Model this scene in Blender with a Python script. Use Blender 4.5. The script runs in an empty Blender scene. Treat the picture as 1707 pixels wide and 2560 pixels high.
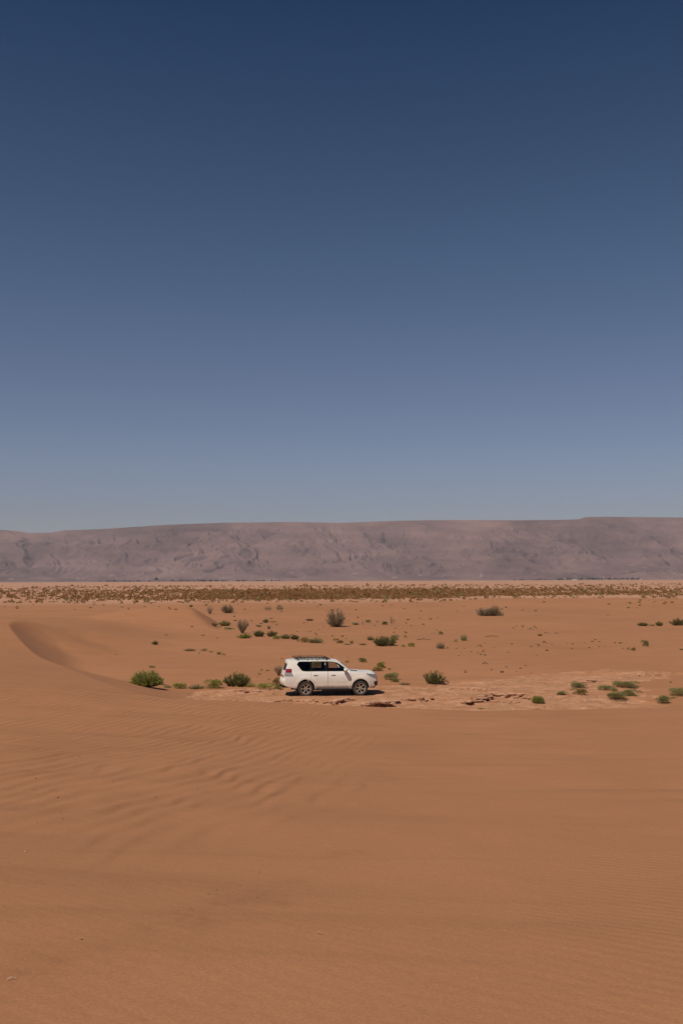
import bpy, bmesh, math, random
import numpy as np
from mathutils import Vector, Matrix, Euler

random.seed(7)
rng = np.random.default_rng(11)
R = math.radians
scene = bpy.context.scene
col = scene.collection

# ------------------------------------------------------------------ camera
EYE = 5.7
W0, H0 = 1707, 2560            # photograph pixels, used only to aim rays at the terrain
FPX = 35.0 / 36.0 * H0
HORIZON = 1450.0
PITCH = math.atan((HORIZON - H0 / 2) / FPX)
ROLL = R(0.22)
cam_d = bpy.data.cameras.new('camera')
cam_d.sensor_fit = 'VERTICAL'; cam_d.sensor_height = 36.0; cam_d.sensor_width = 24.0
cam_d.lens = 35.0
cam_d.clip_start = 0.1; cam_d.clip_end = 40000
cam = bpy.data.objects.new('camera', cam_d); col.objects.link(cam)
cam.location = (0, 0, EYE)
cam.rotation_euler = (Matrix.Rotation(R(90) + PITCH, 3, 'X') @ Matrix.Rotation(-ROLL, 3, 'Z')).to_euler()
scene.camera = cam
CAM_M = Matrix.Rotation(R(90) + PITCH, 3, 'X') @ Matrix.Rotation(-ROLL, 3, 'Z')

# ------------------------------------------------------------------ sky, sun, exposure
SUN_EL = 54.0
SUN_FROM = Vector((-0.66, -0.75, 0)).normalized()      # horizontal direction towards the sun
world = bpy.data.worlds.new('World'); scene.world = world
world.use_nodes = True
wn = world.node_tree; wn.nodes.clear()
w_out = wn.nodes.new('ShaderNodeOutputWorld'); w_bg = wn.nodes.new('ShaderNodeBackground')
sky = wn.nodes.new('ShaderNodeTexSky'); sky.sky_type = 'NISHITA'; sky.sun_disc = False
sky.sun_elevation = R(SUN_EL); sky.sun_rotation = math.atan2(SUN_FROM.x, SUN_FROM.y)
sky.altitude = 1100; sky.air_density = 1.0; sky.dust_density = 0.5; sky.ozone_density = 1.0
geo_w = wn.nodes.new('ShaderNodeTexCoord'); sep_w = wn.nodes.new('ShaderNodeSeparateXYZ')
wn.links.new(geo_w.outputs['Generated'], sep_w.inputs[0])
grade = wn.nodes.new('ShaderNodeValToRGB')                 # grading of the clear desert sky by elevation
SKY_STOPS = [(0.03, (1.02, .88, .96)), (0.072, (.985, .865, .95)), (.116, (1.00, .905, 1.01)), (.179, (.92, .86, .96)), (.311, (.616, .739, .848)), (.419, (.39, .558, .712)), (.514, (.146, .369, .601)), (.75, (.10, .28, .52))]
ge = grade.color_ramp.elements
while len(ge) < len(SKY_STOPS): ge.new(0.5)
for i_, (p_, c_) in enumerate(SKY_STOPS): ge[i_].position = p_; ge[i_].color = (*c_, 1)
wn.links.new(sep_w.outputs[2], grade.inputs[0])
tint = wn.nodes.new('ShaderNodeMix'); tint.data_type = 'RGBA'; tint.blend_type = 'MULTIPLY'; tint.inputs[0].default_value = 1.0
wn.links.new(sky.outputs[0], tint.inputs[6]); wn.links.new(grade.outputs[0], tint.inputs[7])
wn.links.new(tint.outputs[2], w_bg.inputs[0]); wn.links.new(w_bg.outputs[0], w_out.inputs[0])
w_bg.inputs[1].default_value = 0.055
sun_d = bpy.data.lights.new('sun', 'SUN'); sun_d.energy = 3.9; sun_d.angle = R(0.53)
sun_d.color = (1.0, 0.91, 0.78)
sun = bpy.data.objects.new('sun', sun_d); col.objects.link(sun)
sdir = SUN_FROM * math.cos(R(SUN_EL)) + Vector((0, 0, math.sin(R(SUN_EL))))
sun.rotation_euler = sdir.to_track_quat('Z', 'Y').to_euler(); sun.location = (-60, -60, 90)
vs = scene.view_settings
vs.view_transform = 'Standard'; vs.look = 'None'; vs.exposure = 0.0; vs.gamma = 1.0; vs.use_curve_mapping = False
scene.cycles.volume_bounces = 0
scene.cycles.max_bounces = 8
scene.cycles.transparent_max_bounces = 16
scene.cycles.sample_clamp_indirect = 6

# ------------------------------------------------------------------ helpers
def tag(o, label=None, cat=None, group=None, kind=None):
    if label: o['label'] = label
    if cat: o['category'] = cat
    if group: o['group'] = group
    if kind: o['kind'] = kind
    return o
def link(name, me, parent=None, mats=()):
    o = bpy.data.objects.new(name, me); col.objects.link(o)
    for m in mats: me.materials.append(m)
    if parent: o.parent = parent
    return o
def empty(name, loc=(0, 0, 0), rz=0):
    o = bpy.data.objects.new(name, None); col.objects.link(o)
    o.location = loc; o.rotation_euler = (0, 0, rz); o.empty_display_size = 0.2
    return o
def np_mesh(name, V, F, smooth=False):
    """V (n,3), F (m,k) numpy"""
    me = bpy.data.meshes.new(name)
    V = np.asarray(V, dtype=np.float32); F = np.asarray(F, dtype=np.int32)
    me.vertices.add(len(V)); me.vertices.foreach_set('co', V.ravel())
    k = F.shape[1]
    me.loops.add(F.size); me.loops.foreach_set('vertex_index', F.ravel())
    me.polygons.add(len(F)); me.polygons.foreach_set('loop_start', np.arange(0, F.size, k, dtype=np.int32))
    me.polygons.foreach_set('use_smooth', np.full(len(F), smooth, dtype=bool))
    me.update(calc_edges=True)
    return me
def bm_mesh(name, bm, smooth=None):
    me = bpy.data.meshes.new(name); bm.normal_update(); bm.to_mesh(me); bm.free()
    if smooth is not None:
        me.polygons.foreach_set('use_smooth', np.ones(len(me.polygons), dtype=bool))
        me.set_sharp_from_angle(angle=R(smooth))
    return me
def smoothstep(a, b, x):
    t = np.clip((x - a) / (b - a), 0, 1); return t * t * (3 - 2 * t)
def hashf(ix, iy, seed):
    h = (ix.astype(np.int64) * 374761393 + iy.astype(np.int64) * 668265263 + seed * 974634777) & 0xFFFFFFFF
    h = ((h ^ (h >> 13)) * 1274126177) & 0xFFFFFFFF
    h = h ^ (h >> 16)
    return (h & 0xFFFFFF) / float(0xFFFFFF)
def perlin(x, y, seed=0):
    x = np.asarray(x, dtype=np.float64); y = np.asarray(y, dtype=np.float64)
    ix = np.floor(x); iy = np.floor(y); fx = x - ix; fy = y - iy
    ix = ix.astype(np.int64); iy = iy.astype(np.int64)
    def g(ox, oy):
        a = hashf(ix + ox, iy + oy, seed) * 2 * np.pi
        return np.cos(a) * (fx - ox) + np.sin(a) * (fy - oy)
    u = fx ** 3 * (fx * (fx * 6 - 15) + 10); v = fy ** 3 * (fy * (fy * 6 - 15) + 10)
    a = g(0, 0) * (1 - u) + g(1, 0) * u; b = g(0, 1) * (1 - u) + g(1, 1) * u
    return (a * (1 - v) + b * v) * 1.5
def fbm(x, y, seed=0, octv=4, lac=2.03, gain=0.5):
    s = 0; a = 1; n = 0
    for k in range(octv):
        s = s + a * perlin(x, y, seed + k * 17); n += a; a *= gain; x = x * lac + 3.7; y = y * lac + 1.3
    return s / n
def ridged(x, y, seed=0, octv=4, gain=0.5):
    s = 0; a = 1; n = 0
    for k in range(octv):
        s = s + a * (1 - np.abs(perlin(x, y, seed + k * 13)) * 2); n += a; a *= gain; x = x * 2.1 + 5.1; y = y * 2.1 + 2.2
    return s / n

# ------------------------------------------------------------------ materials
def nodes(name):
    m = bpy.data.materials.new(name); m.use_nodes = True
    nt = m.node_tree; nt.nodes.clear()
    out = nt.nodes.new('ShaderNodeOutputMaterial')
    return m, nt, out
def N(nt, t, **kw):
    n = nt.nodes.new('ShaderNode' + t)
    for k, v in kw.items(): setattr(n, k, v)
    return n
def noise(nt, vec, scale, detail=4, rough=0.55, dist=0):
    n = N(nt, 'TexNoise'); n.inputs['Scale'].default_value = scale; n.inputs['Detail'].default_value = detail
    n.inputs['Roughness'].default_value = rough; n.inputs['Distortion'].default_value = dist
    nt.links.new(vec, n.inputs['Vector']); return n.outputs['Fac']
def ramp(nt, fac, stops):
    r = N(nt, 'ValToRGB'); e = r.color_ramp.elements
    while len(e) < len(stops): e.new(0.5)
    for i, (p, c) in enumerate(stops):
        e[i].position = p; e[i].color = (c[0], c[1], c[2], 1) if not isinstance(c, (int, float)) else (c, c, c, 1)
    nt.links.new(fac, r.inputs[0]); return r.outputs[0]
def mix(nt, fac, a, b, blend='MIX'):
    m = N(nt, 'Mix', data_type='RGBA', blend_type=blend)
    for s, v in ((0, fac), (6, a), (7, b)):
        if isinstance(v, (int, float)): m.inputs[s].default_value = v
        elif isinstance(v, tuple): m.inputs[s].default_value = (v[0], v[1], v[2], 1)
        else: nt.links.new(v, m.inputs[s])
    return m.outputs[2]
def math_(nt, op, a, b=None, c=None):
    m = N(nt, 'Math', operation=op)
    for s, v in ((0, a), (1, b), (2, c)):
        if v is None: continue
        if isinstance(v, (int, float)): m.inputs[s].default_value = v
        else: nt.links.new(v, m.inputs[s])
    return m.outputs[0]
def principled(nt, out, color, rough=0.6, metal=0.0, spec=0.5, coat=0.0, normal=None, **kw):
    p = N(nt, 'BsdfPrincipled')
    for key, v in (('Base Color', color), ('Roughness', rough)):
        if isinstance(v, tuple): p.inputs[key].default_value = (v[0], v[1], v[2], 1)
        elif isinstance(v, (int, float)): p.inputs[key].default_value = v
        else: nt.links.new(v, p.inputs[key])
    p.inputs['Metallic'].default_value = metal
    p.inputs['Specular IOR Level'].default_value = spec
    p.inputs['Coat Weight'].default_value = coat
    if normal is not None: nt.links.new(normal, p.inputs['Normal'])
    nt.links.new(p.outputs[0], out.inputs[0]); return p
def bump(nt, h, strength, dist, prev=None):
    b = N(nt, 'Bump'); b.inputs['Strength'].default_value = strength; b.inputs['Distance'].default_value = dist
    nt.links.new(h, b.inputs['Height'])
    if prev is not None: nt.links.new(prev, b.inputs['Normal'])
    return b.outputs[0]

def mat_simple(name, c, rough=0.6, metal=0, spec=0.5, coat=0.0, var=0.12, scale=9):
    m, nt, out = nodes(name)
    tc = N(nt, 'TexCoord').outputs['Object']
    f = noise(nt, tc, scale, 3)
    cc = ramp(nt, f, [(0.3, tuple(x * (1 - var) for x in c)), (0.7, tuple(min(1, x * (1 + var)) for x in c))])
    principled(nt, out, cc, rough, metal, spec, coat)
    return m

def mat_ground():
    m, nt, out = nodes('sand')
    pos = N(nt, 'NewGeometry').outputs['Position']
    big = noise(nt, pos, 0.045, 4, 0.6)
    mid = noise(nt, pos, 0.45, 5, 0.6, 0.6)
    c = ramp(nt, big, [(0.3, (0.370, 0.171, 0.084)), (0.72, (0.426, 0.199, 0.098))])
    c2 = ramp(nt, mid, [(0.30, (0.86, 0.85, 0.86)), (0.62, (1.0, 1.0, 1.0))])
    c = mix(nt, 0.55, c, mix(nt, 1.0, c, c2, 'MULTIPLY'))
    # stretched grain streaks left by the wind
    mp = N(nt, 'Mapping'); mp.inputs['Rotation'].default_value = (0, 0, R(24)); mp.inputs['Scale'].default_value = (0.25, 1.6, 1)
    nt.links.new(pos, mp.inputs[0])
    st = noise(nt, mp.outputs[0], 0.55, 5, 0.62, 0.5)
    stc = ramp(nt, st, [(0.25, (0.80, 0.79, 0.80)), (0.45, (1, 1, 1)), (0.68, (1.03, 1.03, 1.02))])
    c = mix(nt, 0.6, c, mix(nt, 1.0, c, stc, 'MULTIPLY'))
    grain = noise(nt, pos, 55, 2, 0.7)
    gc = ramp(nt, grain, [(0.3, (0.80, 0.79, 0.78)), (0.7, (1.10, 1.09, 1.08))])
    c = mix(nt, 0.7, c, mix(nt, 1.0, c, gc, 'MULTIPLY'))
    sa = N(nt, 'Attribute', attribute_name='stain').outputs['Fac']      # darker grains caught along a line
    sn = math_(nt, 'MULTIPLY', sa, ramp(nt, noise(nt, pos, 3.0, 6, .7, .6), [(0.38, 0.0), (0.62, 1.0)]))
    c = mix(nt, sn, c, mix(nt, 1.0, c, (0.80, 0.77, 0.77), 'MULTIPLY'))
    # pale crust
    at = N(nt, 'Attribute', attribute_name='crust'); cr = at.outputs['Fac']
    cn = noise(nt, pos, 1.1, 6, 0.65, 0.4)
    mp2 = N(nt, 'Mapping'); mp2.inputs['Scale'].default_value = (0.62, 1.3, 3); nt.links.new(pos, mp2.inputs[0])
    cn2 = noise(nt, mp2.outputs[0], 1.6, 7, 0.68, 0.5)
    cc = ramp(nt, cn2, [(0.30, (0.39, 0.184, 0.094)), (0.50, (0.50, 0.254, 0.142)), (0.72, (0.63, 0.345, 0.212))])
    cd = ramp(nt, cn, [(0.33, (0.72, 0.68, 0.66)), (0.5, (1, 1, 1))])
    cc = mix(nt, 0.7, cc, mix(nt, 1.0, cc, cd, 'MULTIPLY'))
    c = mix(nt, cr, c, cc)
    # paler, stony plain far out
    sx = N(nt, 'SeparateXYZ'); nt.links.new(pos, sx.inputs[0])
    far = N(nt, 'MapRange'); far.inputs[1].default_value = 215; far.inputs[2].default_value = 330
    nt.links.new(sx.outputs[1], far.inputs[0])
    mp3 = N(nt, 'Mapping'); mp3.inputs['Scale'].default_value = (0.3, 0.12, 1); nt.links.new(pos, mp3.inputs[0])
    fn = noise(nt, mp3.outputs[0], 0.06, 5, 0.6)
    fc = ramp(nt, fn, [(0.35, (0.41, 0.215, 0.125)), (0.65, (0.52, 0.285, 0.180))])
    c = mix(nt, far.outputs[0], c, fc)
    # fine wind ripples, strongest where the attribute says so
    rp = N(nt, 'Attribute', attribute_name='ripple').outputs['Fac']
    warp = noise(nt, pos, 0.5, 3, 0.5)
    warp2 = noise(nt, pos, 2.2, 2, 0.5)
    mpw = N(nt, 'Mapping'); mpw.inputs['Rotation'].default_value = (0, 0, R(38)); nt.links.new(pos, mpw.inputs[0])
    sp = N(nt, 'SeparateXYZ'); nt.links.new(mpw.outputs[0], sp.inputs[0])
    ph = math_(nt, 'MULTIPLY_ADD', sp.outputs[1], 50.0, math_(nt, 'MULTIPLY', warp, 20.0))
    ph = math_(nt, 'ADD', ph, math_(nt, 'MULTIPLY', warp2, 4.0))
    wv = math_(nt, 'MULTIPLY', math_(nt, 'SINE', ph), rp)
    nrm = bump(nt, wv, 0.30, 0.010)
    gr = noise(nt, pos, 24, 4, 0.7)
    nrm = bump(nt, gr, 0.20, 0.012, nrm)
    md = noise(nt, pos, 1.8, 4, 0.6)
    nrm = bump(nt, md, 0.35, 0.05, nrm)
    crb = math_(nt, 'MULTIPLY', cr, noise(nt, mp2.outputs[0], 3.0, 8, 0.7, 0.8))
    nrm = bump(nt, crb, 0.9, 0.16, nrm)
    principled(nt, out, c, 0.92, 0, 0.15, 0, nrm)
    return m
def mat_mountain():
    m, nt, out = nodes('mountain_rock')
    pos = N(nt, 'NewGeometry').outputs['Position']
    a = noise(nt, pos, 0.0012, 6, 0.6)
    c = ramp(nt, a, [(0.35, (0.135, 0.081, 0.074)), (0.65, (0.262, 0.160, 0.140))])
    mp = N(nt, 'Mapping'); mp.inputs['Scale'].default_value = (0.15, 0.15, 2.2); mp.inputs['Rotation'].default_value = (R(0), R(5), 0)
    nt.links.new(pos, mp.inputs[0])
    b = noise(nt, mp.outputs[0], 0.006, 5, 0.6, 0.4)
    bc = ramp(nt, b, [(0.35, (0.80, 0.80, 0.80)), (0.6, (1.1, 1.08, 1.05))])
    c = mix(nt, 0.8, c, mix(nt, 1.0, c, bc, 'MULTIPLY'))
    sx = N(nt, 'SeparateXYZ'); nt.links.new(pos, sx.inputs[0])
    low = N(nt, 'MapRange'); low.inputs[1].default_value = 150; low.inputs[2].default_value = 15
    nt.links.new(sx.outputs[2], low.inputs[0])
    pn = noise(nt, pos, 0.012, 5, 0.65)
    pm = math_(nt, 'MULTIPLY', low.outputs[0], ramp(nt, pn, [(0.60, 0.0), (0.72, 1.0)]))
    c = mix(nt, pm, c, (0.42, 0.31, 0.25))
    nb = noise(nt, pos, 0.009, 8, 0.7, 0.3)
    nrm = bump(nt, nb, 0.30, 20)
    principled(nt, out, c, 0.95, 0, 0.1, 0, nrm)
    return m
def mat_leaf(name, c1, c2, tip=None):
    m, nt, out = nodes(name)
    oi = N(nt, 'ObjectInfo').outputs['Random']
    pos = N(nt, 'NewGeometry').outputs['Position']
    n = noise(nt, pos, 3.5, 3, 0.6)
    f = math_(nt, 'ADD', math_(nt, 'MULTIPLY', n, 0.9), math_(nt, 'MULTIPLY', oi, 0.35))
    c = ramp(nt, f, [(0.35, c1), (0.85, c2)])
    at = N(nt, 'Attribute', attribute_name='shade').outputs['Fac']      # own tint of every leaf
    c = mix(nt, 1.0, c, ramp(nt, at, [(0.0, (0.62, 0.66, 0.6)), (1.0, (1.3, 1.25, 1.15))]), 'MULTIPLY')
    p = N(nt, 'BsdfPrincipled'); nt.links.new(c, p.inputs['Base Color']); p.inputs['Roughness'].default_value = 0.75
    p.inputs['Specular IOR Level'].default_value = 0.2
    tr = N(nt, 'BsdfTranslucent'); nt.links.new(c, tr.inputs[0])
    ms = N(nt, 'MixShader'); ms.inputs[0].default_value = 0.35
    nt.links.new(p.outputs[0], ms.inputs[1]); nt.links.new(tr.outputs[0], ms.inputs[2])
    nt.links.new(ms.outputs[0], out.inputs[0])
    return m

M = {}
M['sand'] = mat_ground()
M['rock'] = mat_mountain()
M['green'] = mat_leaf('leaf_green', (0.28, 0.29, 0.075), (0.42, 0.4, 0.12))
M['greygreen'] = mat_leaf('leaf_grey_green', (0.265, 0.255, 0.105), (0.4, 0.36, 0.17))
M['dark'] = mat_leaf('leaf_dark', (0.135, 0.14, 0.045), (0.225, 0.215, 0.075))
M['grey'] = mat_leaf('leaf_grey', (0.28, 0.225, 0.15), (0.43, 0.345, 0.24))
M['olive'] = mat_leaf('leaf_olive', (0.3, 0.215, 0.08), (0.44, 0.31, 0.125))
M['straw'] = mat_leaf('leaf_straw', (0.360, 0.210, 0.085), (0.460, 0.290, 0.120))
M['scrub'] = mat_leaf('leaf_scrub', (0.25, 0.135, 0.055), (0.38, 0.215, 0.090))
M['twig'] = mat_simple('twig_bark', (0.17, 0.10, 0.060), 0.9, var=0.3)
M['crust'] = mat_simple('crust_clay', (0.47, 0.265, 0.17), 0.95, spec=0.1, var=0.25, scale=5)
M['stone'] = mat_simple('dark_stone', (0.10, 0.060, 0.042), 0.85, var=0.3)
M['pale'] = mat_simple('pale_straw', (0.55, 0.42, 0.28), 0.85)

# ------------------------------------------------------------------ terrain
def tps_fit(P):
    P = np.array(P, dtype=float); xy = P[:, :2] / 40.0; z = P[:, 2]; n = len(P)
    d = np.linalg.norm(xy[:, None] - xy[None], axis=2)
    K = np.where(d > 0, d * d * np.log(d + 1e-12), 0) + np.eye(n) * 0.002
    A = np.zeros((n + 3, n + 3)); A[:n, :n] = K; A[:n, n] = 1; A[:n, n + 1:] = xy; A[n, :n] = 1; A[n + 1:, :n] = xy.T
    return xy, np.linalg.solve(A, np.concatenate([z, np.zeros(3)]))
def tps_eval(fit, X, Y):
    xy, w = fit; n = len(xy); x = X / 40.0; y = Y / 40.0
    s = w[n] + w[n + 1] * x + w[n + 2] * y
    for i in range(n):
        d2 = (x - xy[i, 0]) ** 2 + (y - xy[i, 1]) ** 2
        s = s + w[i] * 0.5 * d2 * np.log(d2 + 1e-12)
    return s
def cp(colpx, row, Y):          # design point: a level ray through the photograph at depth Y
    row = row + (colpx - W0 / 2) * math.tan(ROLL)
    return ((colpx - W0 / 2) / FPX * Y, Y, EYE - (row - HORIZON) / FPX * Y)
# crest of the foreground dune, right to left, round the hollow and along its far rim
crest = [cp(2600, 1745, 38), cp(2100, 1752, 38), cp(1700, 1762, 38), cp(1500, 1768, 38), cp(1200, 1774, 38), cp(1000, 1765, 38),
         cp(700, 1755, 37.5), cp(540, 1748, 36.8), cp(400, 1741, 36.4), cp(330, 1727, 38.6), cp(250, 1702, 44), cp(170, 1670, 50.5), cp(95, 1640, 57),
         cp(58, 1606, 63), cp(30, 1575, 69), cp(20, 1556, 75), cp(60, 1549, 80), cp(150, 1567, 84), (-20.5, 86.5, 1.35), (-17.5, 89, 0.75), (-13, 92, 0.2)]
cs = np.array(crest)
ctrl = list(crest) + [
    (-4, -10, 4.2), (6, -10, 4.2), (0, 0, 4.1), (-4, 0, 4.3), (5, 0, 4.15), (0, 4, 3.92), (4, 6, 3.62), (-5, 6, 3.85), (0, 8, 3.42),
    (0, 14, 2.72), (-7, 14, 3.0), (8, 14, 2.65), (0, 22, 1.95), (-10, 22, 2.3), (10, 22, 1.85), (0, 30, 1.42), (-12, 31, 1.95), (13, 30, 1.32),
    (-24, 20, 3.1), (-24, 35, 2.7), (-19, 42, 2.3), (24, 20, 2.0), (26, 6, 3.4), (-26, 4, 4.4), (-26, 52, 3.0), (-40, 40, 3.2), (-45, 70, 3.1), (-60, 20, 3.4),
    (-34, 90, 2.3), (-30, 105, 1.7), (-50, 120, 1.6), (-22, 97, 1.0), (-15, 102, 0.15), (-16, 130, 0.2), (-30, 140, 1.3), (-60, 150, 1.0), (-90, 60, 2.5), (45, 20, 1.6), (45, -10, 2.6), (-40, -30, 3.8), (40, -30, 3.0)]
fit = tps_fit(ctrl)
# densify the crest line
def densify(P, step=0.5):
    out = []
    for a, b in zip(P[:-1], P[1:]):
        n = max(1, int(np.linalg.norm(b[:2] - a[:2]) / step))
        for k in range(n): out.append(a + (b - a) * k / n)
    out.append(P[-1]); return np.array(out)
def chaikin(P, it=2):
    for _ in range(it):
        Q = [P[0]]
        for a, b in zip(P[:-1], P[1:]): Q += [a * .75 + b * .25, a * .25 + b * .75]
        Q.append(P[-1]); P = np.array(Q)
    return P
cs_s = densify(chaikin(cs, 2), 0.6)
# slip-face steepness along the line
k_pts = np.array([[30, .16], [-3, .16], [-6.0, .20], [-8.5, .25], [-11, .27], [-14, .27], [-16, .32], [-18, .58], [-20, .72], [-24, .72]])
def crest_k(P):
    k = np.interp(-P[:, 0], -k_pts[:, 0], k_pts[:, 1])
    far = smoothstep(74, 86, P[:, 1]); return k * (1 - far) + 0.22 * far
ck = crest_k(cs_s)
poly_in = np.vstack([cs_s[:, :2], [[-13, 150], [-13, 30000], [60000, 30000], [60000, 33]]])
def in_poly(P, X, Y):
    r = np.zeros(X.shape, dtype=bool); n = len(P); j = n - 1
    for i in range(n):
        xi, yi = P[i]; xj, yj = P[j]
        if yi != yj:
            r ^= ((yi > Y) != (yj > Y)) & (X < (xj - xi) * (Y - yi) / (yj - yi) + xi)
        j = i
    return r
def poly_dist(P, X, Y, closed=True):
    d = np.full(X.shape, 1e9); n = len(P)
    for i in range(n if closed else n - 1):
        a = P[i]; b = P[(i + 1) % n]; ab = b - a; L = (ab ** 2).sum() + 1e-12
        t = np.clip(((X - a[0]) * ab[0] + (Y - a[1]) * ab[1]) / L, 0, 1)
        d = np.minimum(d, np.hypot(X - a[0] - t * ab[0], Y - a[1] - t * ab[1]))
    return d
def floor_pt(c, r): Y = EYE * FPX / (r - HORIZON); return ((c - W0 / 2) / FPX * Y, Y)
pan_outline = np.array([floor_pt(455, 1741), floor_pt(505, 1724), floor_pt(620, 1719), floor_pt(800, 1716), floor_pt(1000, 1713), floor_pt(1085, 1712), floor_pt(1110, 1704),
                        floor_pt(1200, 1697), floor_pt(1270, 1694), floor_pt(1345, 1685), floor_pt(1420, 1681), floor_pt(1500, 1677), floor_pt(1580, 1683), floor_pt(1690, 1687),
                        floor_pt(1660, 1700), floor_pt(1560, 1712), floor_pt(1610, 1735), floor_pt(1640, 1752), (13.5, 41.5), (10, 39), (2, 39), (-5, 40)])
ridge_x = [-400, -82, -40, -22, 0, 20, 35, 60, 80, 400]
ridge_r = [1510, 1512, 1509, 1507, 1509, 1505, 1495, 1496, 1500, 1500]
def smax(a, b, k): h = np.clip(0.5 + 0.5 * (a - b) / k, 0, 1); return b + (a - b) * h + k * h * (1 - h)
def floor_h(X, Y):
    Yc = np.maximum(Y, -300)
    zf = np.interp(Yc, [-300, 38, 44, 47, 50, 60, 80, 110, 150, 180], [-.3, -.3, -.12, -.03, 0, .03, .08, .12, .2, .3])
    rx = np.interp(X, ridge_x, ridge_r)
    zr = EYE - (rx - HORIZON) / FPX * 225
    bump_r = np.exp(-((Yc - 222) / 26) ** 2) * np.where(Yc < 222, 1, np.exp(-np.maximum(Yc - 222, 0) / 60))
    base = np.interp(Yc, [150, 180, 215, 250, 320, 600, 9000, 12000], [.2, .25, .15, -.25, -.8, -1.0, -1.4, -1.4])
    zf = np.where(Yc > 165, base + (zr - 0.1) * bump_r, zf + (zr - 0.1) * bump_r)
    amp = np.interp(Yc, [38, 48, 60, 110, 200, 300, 900, 5000], [.02, .02, .16, .22, .22, .25, .5, .8])
    zf = zf + amp * fbm(X / 26.0, Yc / 17.0, 3, 3)
    zf = zf + np.interp(Yc, [45, 60, 90, 200], [0, .05, .07, 0.02]) * fbm(X / 7.0, Yc / 4.2, 21, 3)
    # secondary dune with its own small slip face (behind the hollow)
    a = (X + 19) * .476 - (Y - 122) * .88; b = (X + 19) * .88 + (Y - 122) * .476 + .8 * np.sin(a / 5.0)
    hh = 2.5 * np.exp(-((a + 2) / 9.0) ** 2)
    sd = np.where(b < 0, hh * np.exp(-(b / 15.0) ** 2), smax(hh - .58 * (np.sqrt(np.maximum(b, 0) ** 2 + .36) - .6), 0 * hh, .25) - .06 * np.exp(-hh * 20))
    return zf + np.maximum(sd, 0)
def outer_h(xs, ys, f):
    t = tps_eval(fit, xs, ys)
    lim = smoothstep(150, 110, ys) * smoothstep(250, 90, np.abs(xs))
    side = 1 - smoothstep(84, 96, ys) * smoothstep(-26, -13.5, xs)
    far_ = f + np.maximum(t - f, 0) * lim * side; near_ = f * (1 - lim) + t * lim
    k = smoothstep(58, 74, ys); return near_ * (1 - k) + far_ * k
cz = outer_h(cs_s[:, 0], cs_s[:, 1], floor_h(cs_s[:, 0], cs_s[:, 1]))
def height(X, Y, detail=True):
    X = np.atleast_1d(np.asarray(X, dtype=float)); Y = np.atleast_1d(np.asarray(Y, dtype=float))
    zf = floor_h(X, Y); z = zf.copy(); near = (Y < 190) & (np.abs(X) < 260)
    if near.any():
        xs = X[near]; ys = Y[near]; f = zf[near]
        z_out = outer_h(xs, ys, f)
        inside = in_poly(poly_in, xs, ys) & ~((ys > 92) & (xs > -13.6) & (xs < -13.0))
        zi = z_out.copy()
        if inside.any():
            xi = xs[inside]; yi = ys[inside]
            best = np.full(xi.shape, 1e9); s = np.full(xi.shape, -1e9)
            rnd = 0.14                                          # rounding of the brink
            for q in range(len(cs_s) - 1):
                a = cs_s[q, :2]; b = cs_s[q + 1, :2]; ab = b - a; L = (ab ** 2).sum() + 1e-12
                u = np.clip(((xi - a[0]) * ab[0] + (yi - a[1]) * ab[1]) / L, 0, 1)
                d = np.hypot(xi - a[0] - u * ab[0], yi - a[1] - u * ab[1]); best = np.minimum(best, d)
                k_ = ck[q] + u * (ck[q + 1] - ck[q]); e = np.sqrt(d ** 2 + rnd ** 2) - rnd; t_ = np.clip((k_ - .34) / .16, 0, 1)
                e = e * (1 - t_) + t_ * (.42 * e + 1.9 * (1 - np.exp(-e / 3.2)))          # steep below the brink, easing into the floor
                s = np.maximum(s, cz[q] + u * (cz[q + 1] - cz[q]) - k_ * e)
            ff = f[inside]; v = smax(ff, s, 0.35)
            v = np.where(best < 1.2, s + (v - s) * smoothstep(0, 1.2, best), v)
            zi[inside] = np.where(best > 40, ff, v)
        z[near] = zi
    if detail:
        z = z + detail_h(X, Y)
    return z
def big_ripple_mask(X, Y):
    Yp = np.clip(Y, 6, 60); edge = fbm(X / 3.0, Y / 6.0, 57, 3) * .45
    d = np.hypot((X + .215 * Yp) / (.205 * Yp + .5), (Y - 22) / np.where(Y < 22, 14.0, 21.0)) + edge
    return smoothstep(1.2, 0.6, d)
def detail_h(X, Y):
    # wind ridges of the left foreground: gentle side to the left, steeper lee to the right
    w = big_ripple_mask(X, Y)
    wx = fbm(X / 2.2, Y / 7.0, 55, 3) * 1.1 + fbm(X / .7, Y / 2.2, 58, 2) * .30
    u0 = .985 * X - .175 * Y
    d = 0
    for L, lo, hi, A in ((.45, 4, 19, .036), (.33, 17, 48, .030)):
        u = u0 / L + wx * (1.3 if L > .4 else 1.0); ph = u - np.floor(u)
        prof = np.where(ph < 0.70, ph / 0.70, (1 - ph) / 0.30); prof = prof * prof * (3 - 2 * prof)
        d = d + prof * smoothstep(lo - 2, lo + 3, Y) * smoothstep(hi + 3, hi - 3, Y) * A
    d = d * w * np.clip(0.75 + .9 * fbm(X / 1.6 + 9, Y / 4.5, 91, 3), 0.0, 1.4)
    d = d + smoothstep(60, 40, Y) * 0.06 * fbm(X / 5.0, Y / 3.4, 71, 3)
    return d
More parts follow.
